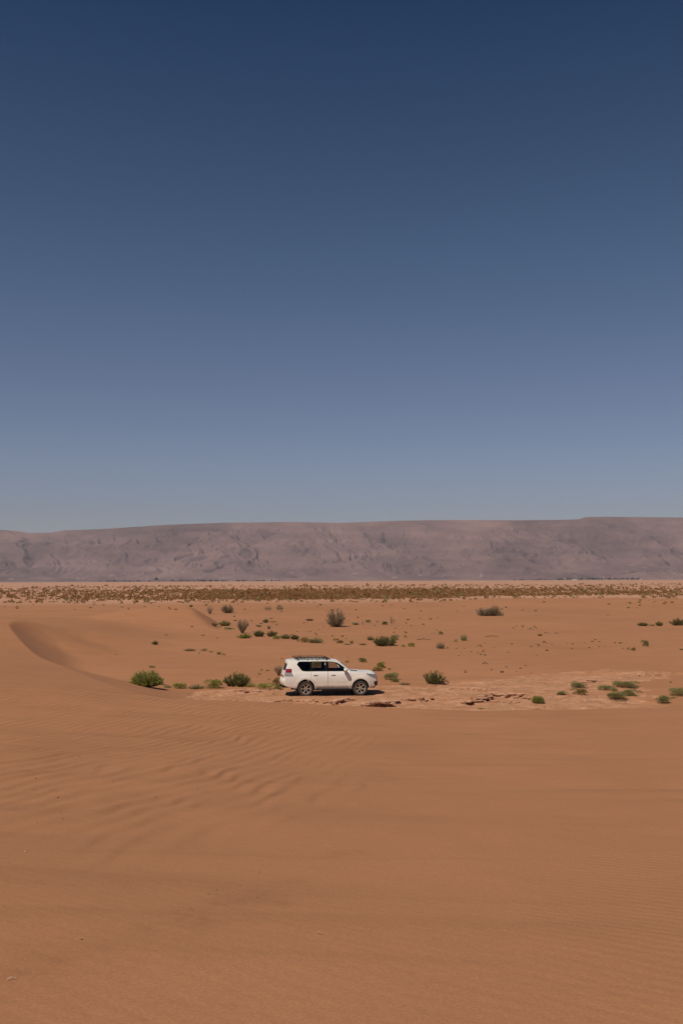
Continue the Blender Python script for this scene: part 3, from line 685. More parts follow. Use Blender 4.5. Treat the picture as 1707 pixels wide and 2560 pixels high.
BUSHES = [
 # name, kind, mat, col, base, w, h, label
 ('green_shrub','G','green',366,1718,62,42,'large bright green feathery shrub at the foot of the shaded dune'),
 ('green_shrub','A','dark',398,1712,24,18,'small darker green shrub touching the right side of the large bright green shrub'),
 ('green_shrub','A','green',451,1722,34,16,'low green cushion second to the right of the large feathery shrub'),
 ('low_shrub','D','greygreen',419,1720,28,8,'thin flat green patch between the large feathery shrub and the low green cushion'),
 ('low_shrub','D','greygreen',491,1723,44,12,'long flat grey green mat at the left end of the pale clay'),
 ('green_shrub','A','green',533,1722,38,25,'rounded yellow green shrub left of the dark bristly bush behind the car'),
 ('bristly_bush','B','dark',593,1717,70,36,'wide dark green bristly bush left of the white car'),
 ('low_shrub','D','green',624,1718,34,10,'flat green mat at the right foot of the wide dark bristly bush'),
 ('green_shrub','A','green',661,1723,36,16,'low green cushion midway between the dark bristly bush and the car'),
 ('twiggy_shrub','V','grey',697,1690,26,28,'bare brown twiggy shrub standing just behind the tailgate of the car'),
 ('olive_shrub','A','olive',691,1712,24,20,'olive brown shrub close behind the rear bumper of the car'),
 ('green_shrub','A','green',692,1723,22,14,'small green shrub on the ground below the rear bumper of the car'),
 ('olive_shrub','A','greygreen',790,1672,26,24,'yellowish shrub seen through the rear side window of the car'),
 ('dry_tuft','E','greygreen',380,1669,17,8,'small thin tuft up the slope above the large feathery shrub'),
 ('dark_shrub','B','dark',388,1612,16,11,'lone small dark shrub on the open slope of the left dune'),
 ('low_shrub','D','greygreen',475,1628,34,8,'leftmost and widest flat mat of the short row on the smooth sand'),
 ('low_shrub','D','greygreen',510,1628,22,8,'second flat mat of the short row on the smooth sand'),
 ('low_shrub','D','greygreen',528,1631,11,5,'third and smallest mat of the short row on the smooth sand'),
 ('dry_tuft','E','greygreen',498,1633,8,4,'tiny tuft just below the second mat of the short row'),
 ('green_shrub','A','greygreen',548,1637,11,8,'tiny rounded shrub near the right end of the short row of mats'),
 ('low_shrub','D','greygreen',560,1638,12,6,'last tiny mat at the right end of the short row'),
 ('dark_shrub','B','dark',478,1517,9,6,'tiny dark shrub left of the thin pale twiggy shrub'),
 ('twiggy_shrub','V','grey',525,1535,22,23,'thin pale twiggy shrub left of the round grey bush'),
 ('grey_bush','C','grey',569,1533,33,23,'dense round grey brown bush upper left with bare sand around it'),
 ('grey_bush','C','grey',669,1526,17,13,'left one of two small far grey bushes side by side'),
 ('twiggy_shrub','C','grey',699,1525,17,13,'right one of two small far grey bushes side by side, thinner'),
 ('low_shrub','D','greygreen',535,1565,24,9,'low green mat left of the grey green clump beside the vase shaped shrub'),
 ('green_shrub','B','greygreen',563,1565,30,15,'ragged grey green clump left of the vase shaped shrub'),
 ('low_shrub','D','greygreen',573,1574,32,6,'very flat grey green mat touching the left of the vase shaped shrub'),
 ('twiggy_shrub','V','grey',606,1584,38,38,'vase shaped grey twiggy shrub rising from a narrow foot'),
 ('low_shrub','B','green',612,1596,38,13,'flat green shrub directly below the vase shaped shrub'),
 ('dark_shrub','B','dark',648,1592,27,18,'dark green upright shrub right of the vase shaped shrub'),
 ('green_shrub','B','greygreen',664,1557,16,12,'small bluish green shrub above the dark upright shrub'),
 ('low_shrub','D','greygreen',678,1547,12,4,'tiny flat mat just above the small bluish green shrub'),
 ('dry_tuft','E','olive',685,1556,20,4,'flat brownish tuft right of the small bluish green shrub'),
 ('dry_tuft','E','greygreen',647,1567,15,8,'small thin tuft below the small bluish green shrub'),
 ('dark_shrub','U','grey',672,1573,24,13,'ragged brownish shrub right above the dark upright shrub'),
 ('dark_shrub','B','dark',680,1592,26,17,'deep green shrub at the left end of the green row above the car'),
 ('green_shrub','A','green',690,1598,19,10,'yellow green cushion at the foot of the deep green shrub above the car'),
 ('green_shrub','B','greygreen',714,1597,28,13,'ragged green shrub in the middle of the row above the car'),
 ('dark_shrub','B','dark',737,1599,22,14,'dark green shrub closing the row above the car on its right'),
 ('low_shrub','D','greygreen',745,1604,10,6,'tiny mat below the right end of the row above the car'),
 ('olive_shrub','A','olive',762,1606,24,15,'brownish left half of the pair of ragged shrubs above the car roof'),
 ('green_shrub','B','greygreen',789,1608,38,15,'green spreading right half of the pair of ragged shrubs above the car roof'),
 ('dark_shrub','D','dark',774,1552,24,7,'flat dark shrub left of the big grey brown bush'),
 ('grey_bush','C','grey',840,1568,48,48,'biggest grey brown bush, tall and dense, centre of the sand behind the car'),
 ('twiggy_shrub','U','grey',907,1563,9,20,'thin upright brown shrub right of the biggest grey bush'),
 ('dark_shrub','A','greygreen',919,1557,14,9,'small round shrub beside the thin upright brown shrub'),
 ('dark_shrub','A','dark',961,1562,14,9,'small dark round shrub left of the tilted upright shrub'),
 ('twiggy_shrub','U','grey',978,1559,15,26,'tall narrow tilted shrub right of the small dark round shrub'),
 ('dry_tuft','E','grey',888,1562,20,9,'dry brown twigs left of the thin upright brown shrub'),
 ('dark_shrub','B','greygreen',925,1601,18,12,'small shrub left of the widest dark green bush'),
 ('bristly_bush','B','dark',961,1616,58,26,'widest dark green bush in the middle distance above the car bonnet'),
 ('dark_shrub','A','greygreen',985,1600,20,15,'rounded shrub behind the right end of the widest dark green bush'),
 ('low_shrub','D','greygreen',1007,1618,17,7,'flat mat right of the widest dark green bush'),
 ('green_shrub','A','green',1027,1617,18,11,'round olive green cushion farther right of the widest dark green bush'),
 ('low_shrub','D','greygreen',907,1613,20,6,'flat green mat left of the widest dark green bush'),
 ('dry_tuft','E','greygreen',837,1602,9,7,'tiny green tuft below the biggest grey bush'),
 ('olive_shrub','A','olive',849,1608,18,8,'flat olive brown cushion below the biggest grey bush'),
 ('dry_tuft','E','greygreen',868,1612,19,5,'flat dry tuft right of the olive brown cushion'),
 ('dry_tuft','E','olive',879,1609,10,12,'brown upright tuft behind the flat dry tuft'),
 ('dry_tuft','E','grey',1013,1595,11,9,'small brown tuft above the round olive green cushion'),
 ('dark_shrub','A','greygreen',1101,1587,12,11,'small round dark green shrub above the pinkish twiggy shrub'),
 ('twiggy_shrub','C','grey',1101,1622,23,17,'pinkish brown twiggy shrub in the open sand right of centre'),
 ('low_shrub','D','greygreen',866,1657,13,6,'small flat shrub just above the windscreen of the car'),
 ('green_shrub','A','greygreen',907,1656,22,13,'round green shrub above the bonnet of the car'),
 ('green_shrub','A','green',953,1670,22,16,'dark topped green shrub right above the bonnet of the car'),
 ('olive_shrub','A','olive',944,1678,24,13,'olive brown shrub in front of the dark topped green shrub'),
 ('dry_tuft','E','greygreen',934,1678,10,7,'tiny tuft left of the olive brown shrub above the bonnet'),
 ('dry_tuft','E','olive',973,1674,9,6,'tiny dry tuft right of the dark topped green shrub'),
 ('green_shrub','A','greygreen',978,1700,40,20,'grey green cushion shrub right of the headlight of the car'),
 ('olive_shrub','A','greygreen',985,1705,24,11,'yellowish shrub at the foot of the grey green cushion right of the car'),
 ('low_shrub','D','greygreen',1011,1713,29,8,'flat green mat on the edge of the pale clay right of the car'),
 ('bristly_bush','B','dark',1085,1711,52,36,'dark green bush with pointed stems standing at the far edge of the pale clay'),
 ('grey_bush','C','grey',1213,1540,44,21,'left half of the wide grey bush on the upper right sand'),
 ('grey_bush','C','grey',1236,1540,28,28,'taller middle part of the wide grey bush on the upper right sand'),
 ('grey_bush','C','grey',1252,1540,17,12,'low right end of the wide grey bush on the upper right sand'),
 ('grey_bush','C','greygreen',1159,1602,17,17,'small upright grey green bush alone in the sand right of centre'),
 ('dry_tuft','E','greygreen',1139,1605,11,9,'pale green tuft left of the small upright grey green bush'),
 ('green_shrub','G','green',1344,1759,26,20,'small vivid green shrub alone on the pale clay'),
 ('low_shrub','D','greygreen',1203,1774,20,4,'very flat green patch at the near edge of the pale clay'),
 ('straw_tuft','E','straw',1349,1590,13,9,'straw yellow dry tuft on the open sand upper right'),
 ('green_shrub','A','greygreen',1444,1720,40,16,'green cushion shrub on the clay, upper one of a pair'),
 ('green_shrub','A','greygreen',1402,1738,27,11,'small flat cushion left of the yellowish cushion on the clay'),
 ('olive_shrub','A','olive',1446,1737,36,15,'yellowish cushion below the green cushion on the clay'),
 ('green_shrub','A','greygreen',1512,1726,37,15,'left cushion of the shrub cluster at the right end of the clay'),
 ('olive_shrub','A','greygreen',1542,1719,28,16,'brownish cushion at the back middle of the right shrub cluster'),
 ('green_shrub','A','greygreen',1574,1721,43,16,'right cushion of the shrub cluster at the right end of the clay'),
 ('green_shrub','A','greygreen',1534,1729,18,11,'small cushion wedged in the middle of the right shrub cluster'),
 ('green_shrub','A','greygreen',1542,1753,50,22,'large cushion at the front left of the right shrub cluster'),
 ('green_shrub','A','greygreen',1574,1740,38,20,'large cushion at the front right of the right shrub cluster'),
 ('green_shrub','A','greygreen',1657,1760,32,23,'round grey green cushion near the right edge of the photo'),
 ('green_shrub','A','greygreen',1698,1741,58,21,'wide green cushion cut by the right edge of the photo'),
 ('dry_tuft','E','greygreen',1681,1746,14,7,'small grey tuft below the cushion cut by the right edge'),
 ('green_shrub','A','greygreen',1611,1616,18,17,'lone ball shaped shrub on the upper right sand'),
 ('olive_shrub','A','olive',1582,1627,12,10,'small brown shrub left below the lone ball shaped shrub'),
 ('dry_tuft','E','straw',1569,1624,10,7,'pale dry tuft left of the small brown shrub'),
 ('dark_shrub','B','dark',1605,1565,28,10,'low dark shrub, left one of three in a row near the right edge'),
 ('dark_shrub','D','dark',1629,1565,16,6,'flattest dark shrub, middle one of three in a row near the right edge'),
 ('dark_shrub','B','dark',1647,1565,18,13,'pointed dark shrub, right one of three in a row near the right edge'),
 ('dark_shrub','B','dark',1693,1564,36,20,'tall dark bristly shrub at the upper right edge of the photo'),
 ('dry_tuft','E','greygreen',1702,1625,12,6,'small grey tuft at the right edge right of the lone ball shaped shrub'),
]
GRP = {'green_shrub': 'green cushion shrubs on the sand', 'low_shrub': 'flat mats of shrub on the sand', 'dark_shrub': 'small dark shrubs on the sand', 'dry_tuft': 'small dry tufts on the sand',
       'olive_shrub': 'olive brown shrubs on the sand', 'grey_bush': 'grey bushes on the far sand', 'twiggy_shrub': 'thin twiggy shrubs', 'bristly_bush': 'dark bristly bushes'}
for nm, kind, mat, c, b, w, h, lab in BUSHES:
    rot = R(200) if False else None
    plant(nm, kind, mat, c, b, w, h, lab, 'bush' if w >= 12 and kind != 'E' else ('tuft' if kind == 'E' else 'bush'), GRP.get(nm), parts=(w >= 20))

# scattered dry tufts that nothing tells apart
rt = random.Random(5)
TUFT_ZONES = [(1110, 1380, 1605, 1640, 30), (1380, 1560, 1600, 1622, 14), (860, 1120, 1545, 1600, 26), (700, 860, 1555, 1600, 16), (480, 700, 1540, 1600, 16), (640, 720, 1675, 1700, 10),
              (560, 900, 1640, 1650, 6), (1150, 1350, 1655, 1685, 6), (0, 420, 1505, 1525, 22), (420, 1707, 1505, 1530, 46), (1560, 1700, 1500, 1512, 10), (1290, 1350, 1565, 1580, 8)]
for (c0, c1, r0, r1, n) in TUFT_ZONES:
    for k in range(n):
        w = rt.uniform(4, 9); far = r0 < 1520
        plant('dry_tuft', 'E', rt.choice(['grey', 'olive', 'scrub'] if not far else ['dark', 'greygreen', 'scrub', 'olive']), rt.uniform(c0, c1), rt.uniform(r0, r1), w, w * rt.uniform(.35, .7),
              'tiny dry tuft or scrap of scrub dotted on the open sand', 'tuft', 'tiny dry tufts dotted over the sand', parts=False, ymin=56)

# ------------------------------------------------------------------ scrub belt on the plain
def clump_geo(k):
    n = 16; d = dirs(n, .1); P = d * np.array([.42, .42, .45]) * (.5 + .5 * rng.random((n, 1)))
    D = d + np.array([0, 0, .8]); return P, D
def clump_mesh(nm, n=46):
    d = dirs(n, .0); P = d * np.array([.40, .40, .62]) * (.55 + .45 * rng.random((n, 1))); P[:, 2] = np.maximum(P[:, 2], .02)
    return leaves_mesh(nm, P, d + np.array([0, 0, .6]), .28 * (.6 + .7 * rng.random(n)), .17)
def scrub():
    n = 90000
    u = rng.random(n); Y = 238 * (1250 / 238.0) ** u
    X = (rng.random(n) * 2 - 1) * (Y * .62 + 20)
    cl = fbm(X / 45, Y / 26, 201, 5) * 1.3
    colpx = W0 / 2 + X / Y * FPX
    row = HORIZON + (EYE + 1.0) / Y * FPX
    # dense band in the middle and right, striped to the left
    lowedge = np.interp(colpx, [0, 300, 700, 1100, 1200, 1500, 1707], [1505, 1503, 1502, 1500, 1494, 1494, 1500])
    dens = smoothstep(1471, 1477, row) * smoothstep(lowedge + 1.5, lowedge - 3.5, row)
    side = np.interp(colpx, [0, 350, 600, 1100, 1350, 1707], [.36, .5, .9, 1.0, .62, .42])
    stripes = smoothstep(-.12, .22, fbm(X / 160, Y / 26, 205, 3))
    dens = dens * np.clip(side + (cl) * .9, 0.03, 1) * (side + (1 - side) * stripes * 1.1)
    dens = dens * .75
    dens = np.maximum(dens, 0.05 * smoothstep(1458, 1466, row) * (row < 1478) * (stripes > .5) * 4)
    dens = np.maximum(dens, .035 * (row < 1512) * (row > 1490))
    keep = rng.random(n) < dens
    X, Y = X[keep], Y[keep]
    S = np.exp(rng.normal(size=len(X)) * .32) * np.interp(Y, [240, 300, 500, 1200], [.75, .85, 1.0, 1.5]) * np.where(rng.random(len(X)) < .05, 1.8, 1)
    H = S * (.35 + .35 * rng.random(len(X)))
    Z = full_height(X, Y)
    app = np.where(np.abs(X / Y) < .343, S * H, 0) / Y ** 2
    order = np.argsort(-app); big = order[:300]; rest = order[300:]
    cm = [clump_mesh('scrub_clump') for _ in range(6)]
    mats = ['scrub', 'scrub', 'greygreen', 'olive']
    meshes = []
    for c in cm:
        for mm in ('scrub', 'greygreen', 'dark'):
            c2 = c.copy(); c2.materials.clear(); c2.materials.append(M[mm]); meshes.append(c2)
    for i in big:
        o = bpy.data.objects.new('scrub_bush', meshes[int(rng.integers(6)) * 3 + int(rng.choice([0, 1, 2], p=[.80, .13, .07]))]); col.objects.link(o)
        o.location = (X[i], Y[i], Z[i] - .03); o.rotation_euler = (0, 0, rng.random() * 6.28); o.scale = (S[i], S[i], H[i] * 1.5)
        tag(o, 'low brown green scrub bush in the belt across the far plain', 'bush', 'scrub bushes of the far belt')
    # the rest, uncountable, as one object
    P = []; D = []; 
    m = 12; k = len(rest)
    d = dirs(k * m, .0).reshape(k, m, 3); sc = np.stack([S[rest] * .42, S[rest] * .42, H[rest] * .8], 1)[:, None, :]
    P = d * sc * (.5 + .5 * rng.random((k, m, 1))) + np.stack([X[rest], Y[rest], Z[rest]], 1)[:, None, :]
    D = d + np.array([0, 0, .6]); L = np.repeat(S[rest] * .42, m); Wd = np.repeat(S[rest] * .34, m)
    me = leaves_mesh('scrub', P.reshape(-1, 3), D.reshape(-1, 3), L, Wd)
    o = link('scrub', me, None, [M['scrub']]); tag(o, 'belt of low brown green scrub across the plain below the mountain', 'scrub', kind='stuff')
scrub()

# ------------------------------------------------------------------ far trees and houses at the foot of the mountain
def far_tree_mesh():
    n = 70; d = dirs(n); P = d * np.array([.42, .42, .5]) * (.45 + .55 * rng.random((n, 1))) + np.array([0, 0, .42])
    cr = leaves_mesh('tree_crown', P, d + np.array([0, 0, .3]), .28, .2); cr.materials.append(M['fardark'])
    tr = stick_mesh('tree_trunk', [((0, 0, 0), (0.02, 0, .5), .05, .035), ((0.02, 0, .4), (.16, .05, .68), .03, .02), ((0.02, 0, .4), (-.14, -.05, .7), .03, .02)]); tr.materials.append(M['twig'])
    return cr, tr
M['fardark'] = mat_leaf('leaf_far', (0.030, 0.042, 0.030), (0.06, 0.07, 0.045))
FT = [far_tree_mesh() for _ in range(4)]
rt = random.Random(9)
spots = []
for k in range(95):
    c = 250 + 460 * (rt.random() ** 1.15); spots.append((c, rt.uniform(5200, 6000), rt.uniform(6, 11)))
for k in range(14): spots.append((rt.uniform(500, 545), rt.uniform(5200, 5700), rt.uniform(9, 13)))
for k in range(26): spots.append((rt.uniform(1280, 1400), rt.uniform(5600, 6400), rt.uniform(6, 9)))
for k in range(60): spots.append((rt.uniform(1380, 1600), rt.uniform(6200, 7000), rt.uniform(8, 15)))
for k, (c, Y, h) in enumerate(spots):
    X = (c - W0 / 2) / FPX * Y; z = float(full_height([X], [Y])[0]); 
    e = empty('tree', (X, Y, z - .3), rt.random() * 6.28); e.scale = (h * rt.uniform(.8, 1.5), h, h)
    cr, tr = FT[k % 4]
    for nm_, me in (('crown', cr), ('trunk', tr)):
        o = bpy.data.objects.new(nm_, me); col.objects.link(o); o.parent = e
    left = c < 1000
    tag(e, 'tiny dark tree in the hazy tree line below the mountain, ' + ('left half' if left else 'right end'), 'tree', 'trees of the left hazy line' if left else 'trees of the right hazy line')
X = (392 - W0 / 2) / FPX * 5600; e = empty('tree', (X, 5600, float(full_height([X], [5600])[0]) - .5)); e.scale = (20, 16, 26)
for nm_, me in (('crown', FT[0][0]), ('trunk', FT[0][1])):
    o = bpy.data.objects.new(nm_, me); col.objects.link(o); o.parent = e
tag(e, 'tallest lone tree sticking up from the hazy line of trees, left', 'tree')
M['wall'] = mat_simple('whitewash', (0.72, 0.62, 0.52), .9)
M['hole'] = mat_simple('dark_opening', (0.05, 0.045, 0.04), .8)
def house(c, Y, w, h, label):
    X = (c - W0 / 2) / FPX * Y; z = float(full_height([X], [Y])[0])
    e = empty('house', (X, Y, z - .3)); tag(e, label, 'house', 'far white houses')
    def box(nm, x0, x1, y0, y1, z0, z1, m, par=e):
        bm = bmesh.new(); bmesh.ops.create_cube(bm, size=1)
        for v in bm.verts: v.co = Vector(((x0 + x1) / 2 + v.co.x * (x1 - x0), (y0 + y1) / 2 + v.co.y * (y1 - y0), (z0 + z1) / 2 + v.co.z * (z1 - z0)))
        return link(nm, bm_mesh(nm, bm), par, [m])
    wl = box('wall', -w / 2, w / 2, -5, 5, 0, h, M['wall']); box('roof', -w / 2 - .2, w / 2 + .2, -5.2, 5.2, h, h + .5, M['wall'])
    box('door', -.8, .8, -5.06, -4.9, 0.3, 2.6, M['hole'])
    for k in range(3): box('window', -w / 2 + w * (.12 + .3 * k), -w / 2 + w * (.12 + .3 * k) + 1.3, -5.06, -4.9, 1.6, 2.8, M['hole'])
house(1433, 6000, 30, 5.5, 'long low white house among the trees at the right foot of the mountain')
house(1387, 6300, 16, 6.5, 'small white house at the left end of the right hazy tree line')
house(1512, 6900, 14, 5, 'small white house at the right end of the right hazy tree line')

# ------------------------------------------------------------------ broken crust, stones, straws
def slab_mesh(seed):
    r = np.random.default_rng(seed); n = 11; bm = bmesh.new(); top = []; bot = []
    for k in range(n):
        a = k / n * 6.283; rad = .5 * (.65 + .5 * r.random()); x = rad * math.cos(a); y = rad * math.sin(a) * .62
        top.append(bm.verts.new((x, y, .5 + .12 * r.random()))); bot.append(bm.verts.new((x * (.78 + .1 * r.random()), y * (.78 + .1 * r.random()), -.5 + .2 * r.random())))
    ct = bm.verts.new((0, 0, .62)); cb = bm.verts.new((0, 0, -.5))
    for k in range(n):
        j = (k + 1) % n
        bm.faces.new((top[k], bot[k], bot[j], top[j])); bm.faces.new((ct, top[k], top[j])); bm.faces.new((cb, bot[j], bot[k]))
    bmesh.ops.recalc_face_normals(bm, faces=bm.faces)
    bmesh.ops.subdivide_edges(bm, edges=bm.edges[:], cuts=1, use_grid_fill=True)
    for v in bm.verts: v.co += Vector(r.normal(size=3).tolist()) * .025
    me = bm_mesh('crust_flake', bm); me.materials.append(M['crust']); return me
SLM = [slab_mesh(s) for s in range(7)]
rt = random.Random(21)
def slab(c, r, w, t, tilt, lift, yaw, label, group):
    x, y, z = ground_at(c, r, 40)
    o = bpy.data.objects.new('crust_flake', SLM[rt.randrange(7)]); col.objects.link(o)
    o.location = (x, y, z + lift); o.scale = (w, w * rt.uniform(.7, 1.0), t)
    o.rotation_euler = (tilt, rt.uniform(-.12, .12), yaw); tag(o, label, 'slab', group)
def slab_run(c0, r0, c1, r1, n, wmin, wmax, lab, grp, lift=.05):
    for k in range(n):
        u = (k + rt.random() * .9) / n; w = rt.uniform(wmin, wmax)
        slab(c0 + (c1 - c0) * u, r0 + (r1 - r0) * u + rt.uniform(-1.6, 1.8), w, rt.uniform(.04, .09), rt.uniform(-.05, .30), rt.uniform(0, lift) * .6, rt.uniform(-.5, .5), lab, grp)
slab_run(815, 1757, 880, 1749, 10, .18, .55, 'small slab of broken clay crust on the ledge below the front wheel of the car', 'slabs below the front wheel')
slab_run(905, 1763, 985, 1754, 16, .25, .9, 'tilted slab of dark edged clay crust in the heap right of and below the car', 'slabs right below the car')
slab_run(690, 1754, 800, 1753, 9, .12, .4, 'thin flake of clay crust along the near edge below the rear half of the car', 'flakes below the rear of the car')
slab_run(1000, 1752, 1080, 1749, 8, .12, .4, 'small flake of clay crust between the two dark broken heaps', 'flakes between the heaps')
slab_run(1164, 1755, 1228, 1744, 12, .25, .9, 'slab in the slanting dark ledge of broken crust right of centre', 'slabs of the slanting ledge')
slab_run(1230, 1735, 1318, 1745, 16, .15, .6, 'lump of crumbled crust in the dark heap near the small vivid green shrub', 'crumbled crust near the vivid shrub')
slab_run(1170, 1752, 1300, 1758, 14, .08, .25, 'crumb of crust fallen below the slanting ledge', 'crumbs below the ledge')
slab_run(1110, 1722, 1225, 1725, 7, .15, .5, 'thin flake lying along the crack in the middle of the pale clay', 'flakes along the crack')
slab_run(1455, 1705, 1500, 1704, 6, .15, .5, 'dark edged flake of crust above the cushion pair on the clay', 'flakes above the cushion pair')
slab_run(1578, 1692, 1670, 1688, 6, .15, .5, 'thin flake on the far right edge of the clay', 'flakes on the far right edge')
slab_run(1075, 1708, 1120, 1703, 5, .2, .5, 'flake of crust at the foot of the pointed dark green bush', 'flakes at the pointed bush')
slab_run(585, 1728, 650, 1726, 5, .15, .45, 'thin flake of crust on the left part of the pale clay', 'flakes on the left clay')

def stone_mesh(s):
    r = np.random.default_rng(s); bm = bmesh.new(); bmesh.ops.create_icosphere(bm, subdivisions=2, radius=.5)
    for v in bm.verts: v.co *= 1 + .22 * r.normal(); v.co.z *= .7
    me = bm_mesh('stone', bm); me.materials.append(M['stone']); return me
ST = [stone_mesh(s) for s in range(3)]
def stone(c, r, px, lab, grp=None, ymin=1, nm='stone'):
    x, y, z = ground_at(c, r, ymin); o = bpy.data.objects.new(nm, ST[rt.randrange(3)]); col.objects.link(o); w = px * y / FPX
    o.location = (x, y, z + w * .15); o.scale = (w * 1.3, w, w * .8); o.rotation_euler = (0, 0, rt.random() * 6); tag(o, lab, 'stone', grp)
for c, r, p in ((200, 1892, 3), (91, 1947, 3), (146, 1994, 4), (153, 2033, 3), (158, 2048, 3), (93, 2058, 2.5), (260, 1947, 2.5), (283, 1954, 2.5), (389, 1993, 3), (910, 1967, 2.5), (1227, 1968, 2)):
    stone(c, r, p, 'tiny dark pellet lying on the rippled sand of the left foreground' if c < 500 else 'tiny dark pellet on the smooth sand of the right foreground', 'dark pellets left' if c < 500 else 'dark pellets right')
stone(205, 2349, 5, 'largest dark stone in the lower left foreground sand')
for c, r, p in ((522, 2236, 4), (541, 2227, 3.5), (541, 2235, 3), (556, 2227, 3), (600, 2214, 3), (643, 2245, 4), (660, 2237, 2.5), (648, 2181, 4), (676, 2163, 3), (478, 2272, 3.5), (472, 2275, 2.5), (484, 2277, 3), (445, 2277, 3)):
    stone(c, r, p * .8, 'dark crumb of crust half buried along the faint streak in the lower foreground', 'crumbs along the foreground streak')
stone(1254, 1681, 9, 'flat dark stone on the sand above the pale clay', ymin=50)
stone(1163, 1681, 6, 'small dark stone left of the flat dark stone above the clay', ymin=50)
stone(1228, 1675, 4, 'smallest dark stone between the two others above the clay', ymin=50)
stone(1675, 1706, 6, 'small dark stone near the right edge above the wide cushion', ymin=50)
stone(290, 1637, 3, 'tiny dark stone on the floor of the shaded hollow', ymin=50)
for c, r, L, rz, lab in ((80, 1987, .16, .1, 'short pale straw on the sand at the left edge'), (493, 1972, .08, .7, 'tiny pale chip on the sand left of centre'), (1098, 2003, .10, .1, 'pale chip on the smooth sand right of centre'),
                         (30, 2452, .04, .3, 'pale straw in the lower left corner'), (800, 2335, .035, 2.2, 'tiny pale straw low in the middle foreground'), (68, 2131, .06, 1.2, 'tiny pale chip at the left edge below the ripples')):
    x, y, z = ground_at(c, r); me = stick_mesh('straw', [((-L / 2, 0, .004), (0, .01, .009), .003, .003), ((0, .01, .009), (L / 2, 0, .006), .003, .002)])
    o = link('straw', me, None, [M['pale']]); o.location = (x, y, z + .004); o.rotation_euler = (0, 0, rz); tag(o, lab, 'straw')
def branch(c, r, wpx, lab):
    x, y, z = ground_at(c, r, 50); L = wpx * y / FPX
    me = stick_mesh('branch', [((-L / 2, 0, .03), (-L * .1, .1, .10), .035, .03), ((-L * .1, .1, .10), (L * .25, .02, .05), .03, .025), ((L * .25, .02, .05), (L / 2, .12, .02), .025, .01), ((-L * .1, .1, .1), (L * .1, .3, .16), .02, .008), ((L * .2, 0, .05), (L * .35, -.2, .03), .015, .008)])
    o = link('dead_branch', me, None, [M['twig']]); o.location = (x, y, z); tag(o, lab, 'branch', 'dead branches on the sand')
for a in ((1230, 1592, 34, 'long dead branch lying on the sand below the wide grey bush'), (1213, 1660, 15, 'short dead branch above the middle of the pale clay'), (1520, 1538, 13, 'small dead branch on the far right sand'),
          (1365, 1583, 12, 'thin dead twig right of the straw yellow tuft'), (1284, 1571, 8, 'short upright dead twig on the sand above the straw yellow tuft'), (1391, 1584, 10, 'thin straight dead twig farther right of the straw yellow tuft'), (417, 1589, 10, 'dark dead twig on the dune slope upper left'), (1601, 1733, 16, 'dead branch at the right foot of the right shrub cluster'), (1060, 1600, 36, 'thin root lying in the sand right of the widest dark green bush')):
    branch(*a)
# ------------------------------------------------------------------ the white off-road car
def mat_paint():
    m, nt, out = nodes('white_paint')
    tc = N(nt, 'TexCoord').outputs['Object']
    sx = N(nt, 'SeparateXYZ'); nt.links.new(tc, sx.inputs[0])
    dust = N(nt, 'MapRange'); dust.inputs[1].default_value = 1.05; dust.inputs[2].default_value = 0.35
    nt.links.new(sx.outputs[2], dust.inputs[0])
    n = noise(nt, tc, 3.2, 5, 0.65, 0.4)
    f = math_(nt, 'MULTIPLY', dust.outputs[0], ramp(nt, n, [(0.25, 0.25), (0.75, 0.85)]))
    f = math_(nt, 'ADD', f, math_(nt, 'MULTIPLY', noise(nt, tc, 1.3, 4, 0.6), 0.10))
    c = mix(nt, f, (0.82, 0.785, 0.72), (0.54, 0.40, 0.29))
    r = math_(nt, 'MULTIPLY_ADD', f, 0.35, 0.32)
    principled(nt, out, c, r, 0, 0.5, 0.35)
    return m
M['paint'] = mat_paint()
M['black'] = mat_simple('black_plastic', (0.012, 0.012, 0.012), .55, var=.2)
M['trim'] = mat_simple('window_trim_black', (0.006, 0.006, 0.006), .5, spec=.12, var=.1)
M['liner'] = mat_simple('wheel_liner', (0.010, 0.009, 0.008), .9, var=.3)
M['cabin'] = mat_simple('cabin_trim', (0.016, 0.014, 0.013), .9, var=.3)
M['seat'] = mat_simple('seat_cloth', (0.022, 0.020, 0.018), .9)
M['rubber'] = mat_simple('dusty_rubber', (0.050, 0.040, 0.031), .85, var=.25, scale=4)
M['rim'] = mat_simple('dusty_alloy', (0.44, 0.38, 0.31), .42, .55, var=.15, scale=6)
M['chrome'] = mat_simple('chrome', (0.75, 0.73, 0.70), .18, 1.0, var=.05)
M['rack'] = mat_simple('rack_black', (0.020, 0.018, 0.016), .45, var=.3)
M['red'] = mat_simple('red_lens', (0.26, 0.012, 0.015), .18, 0, .6, .5)
M['clearlens'] = mat_simple('clear_lens', (0.42, 0.40, 0.38), .15, 0.3, .6, .6, var=.3, scale=14)
M['lamp'] = mat_simple('headlight_lens', (0.30, 0.29, 0.28), .12, .3, .7, .8, var=.5, scale=9)
M['belt'] = mat_simple('seat_belt', (0.65, 0.60, 0.53), .8)
def mat_glass(name, t, rough=.03):
    m, nt, out = nodes(name)
    tr = N(nt, 'BsdfTransparent'); tr.inputs[0].default_value = (t, t * .99, t * .97, 1)
    gl = N(nt, 'BsdfGlossy'); gl.inputs['Roughness'].default_value = rough; gl.inputs[0].default_value = (.6, .6, .6, 1)
    fr = N(nt, 'Fresnel'); fr.inputs[0].default_value = 1.45
    ms = N(nt, 'MixShader'); nt.links.new(fr.outputs[0], ms.inputs[0]); nt.links.new(tr.outputs[0], ms.inputs[1]); nt.links.new(gl.outputs[0], ms.inputs[2])
    nt.links.new(ms.outputs[0], out.inputs[0]); return m
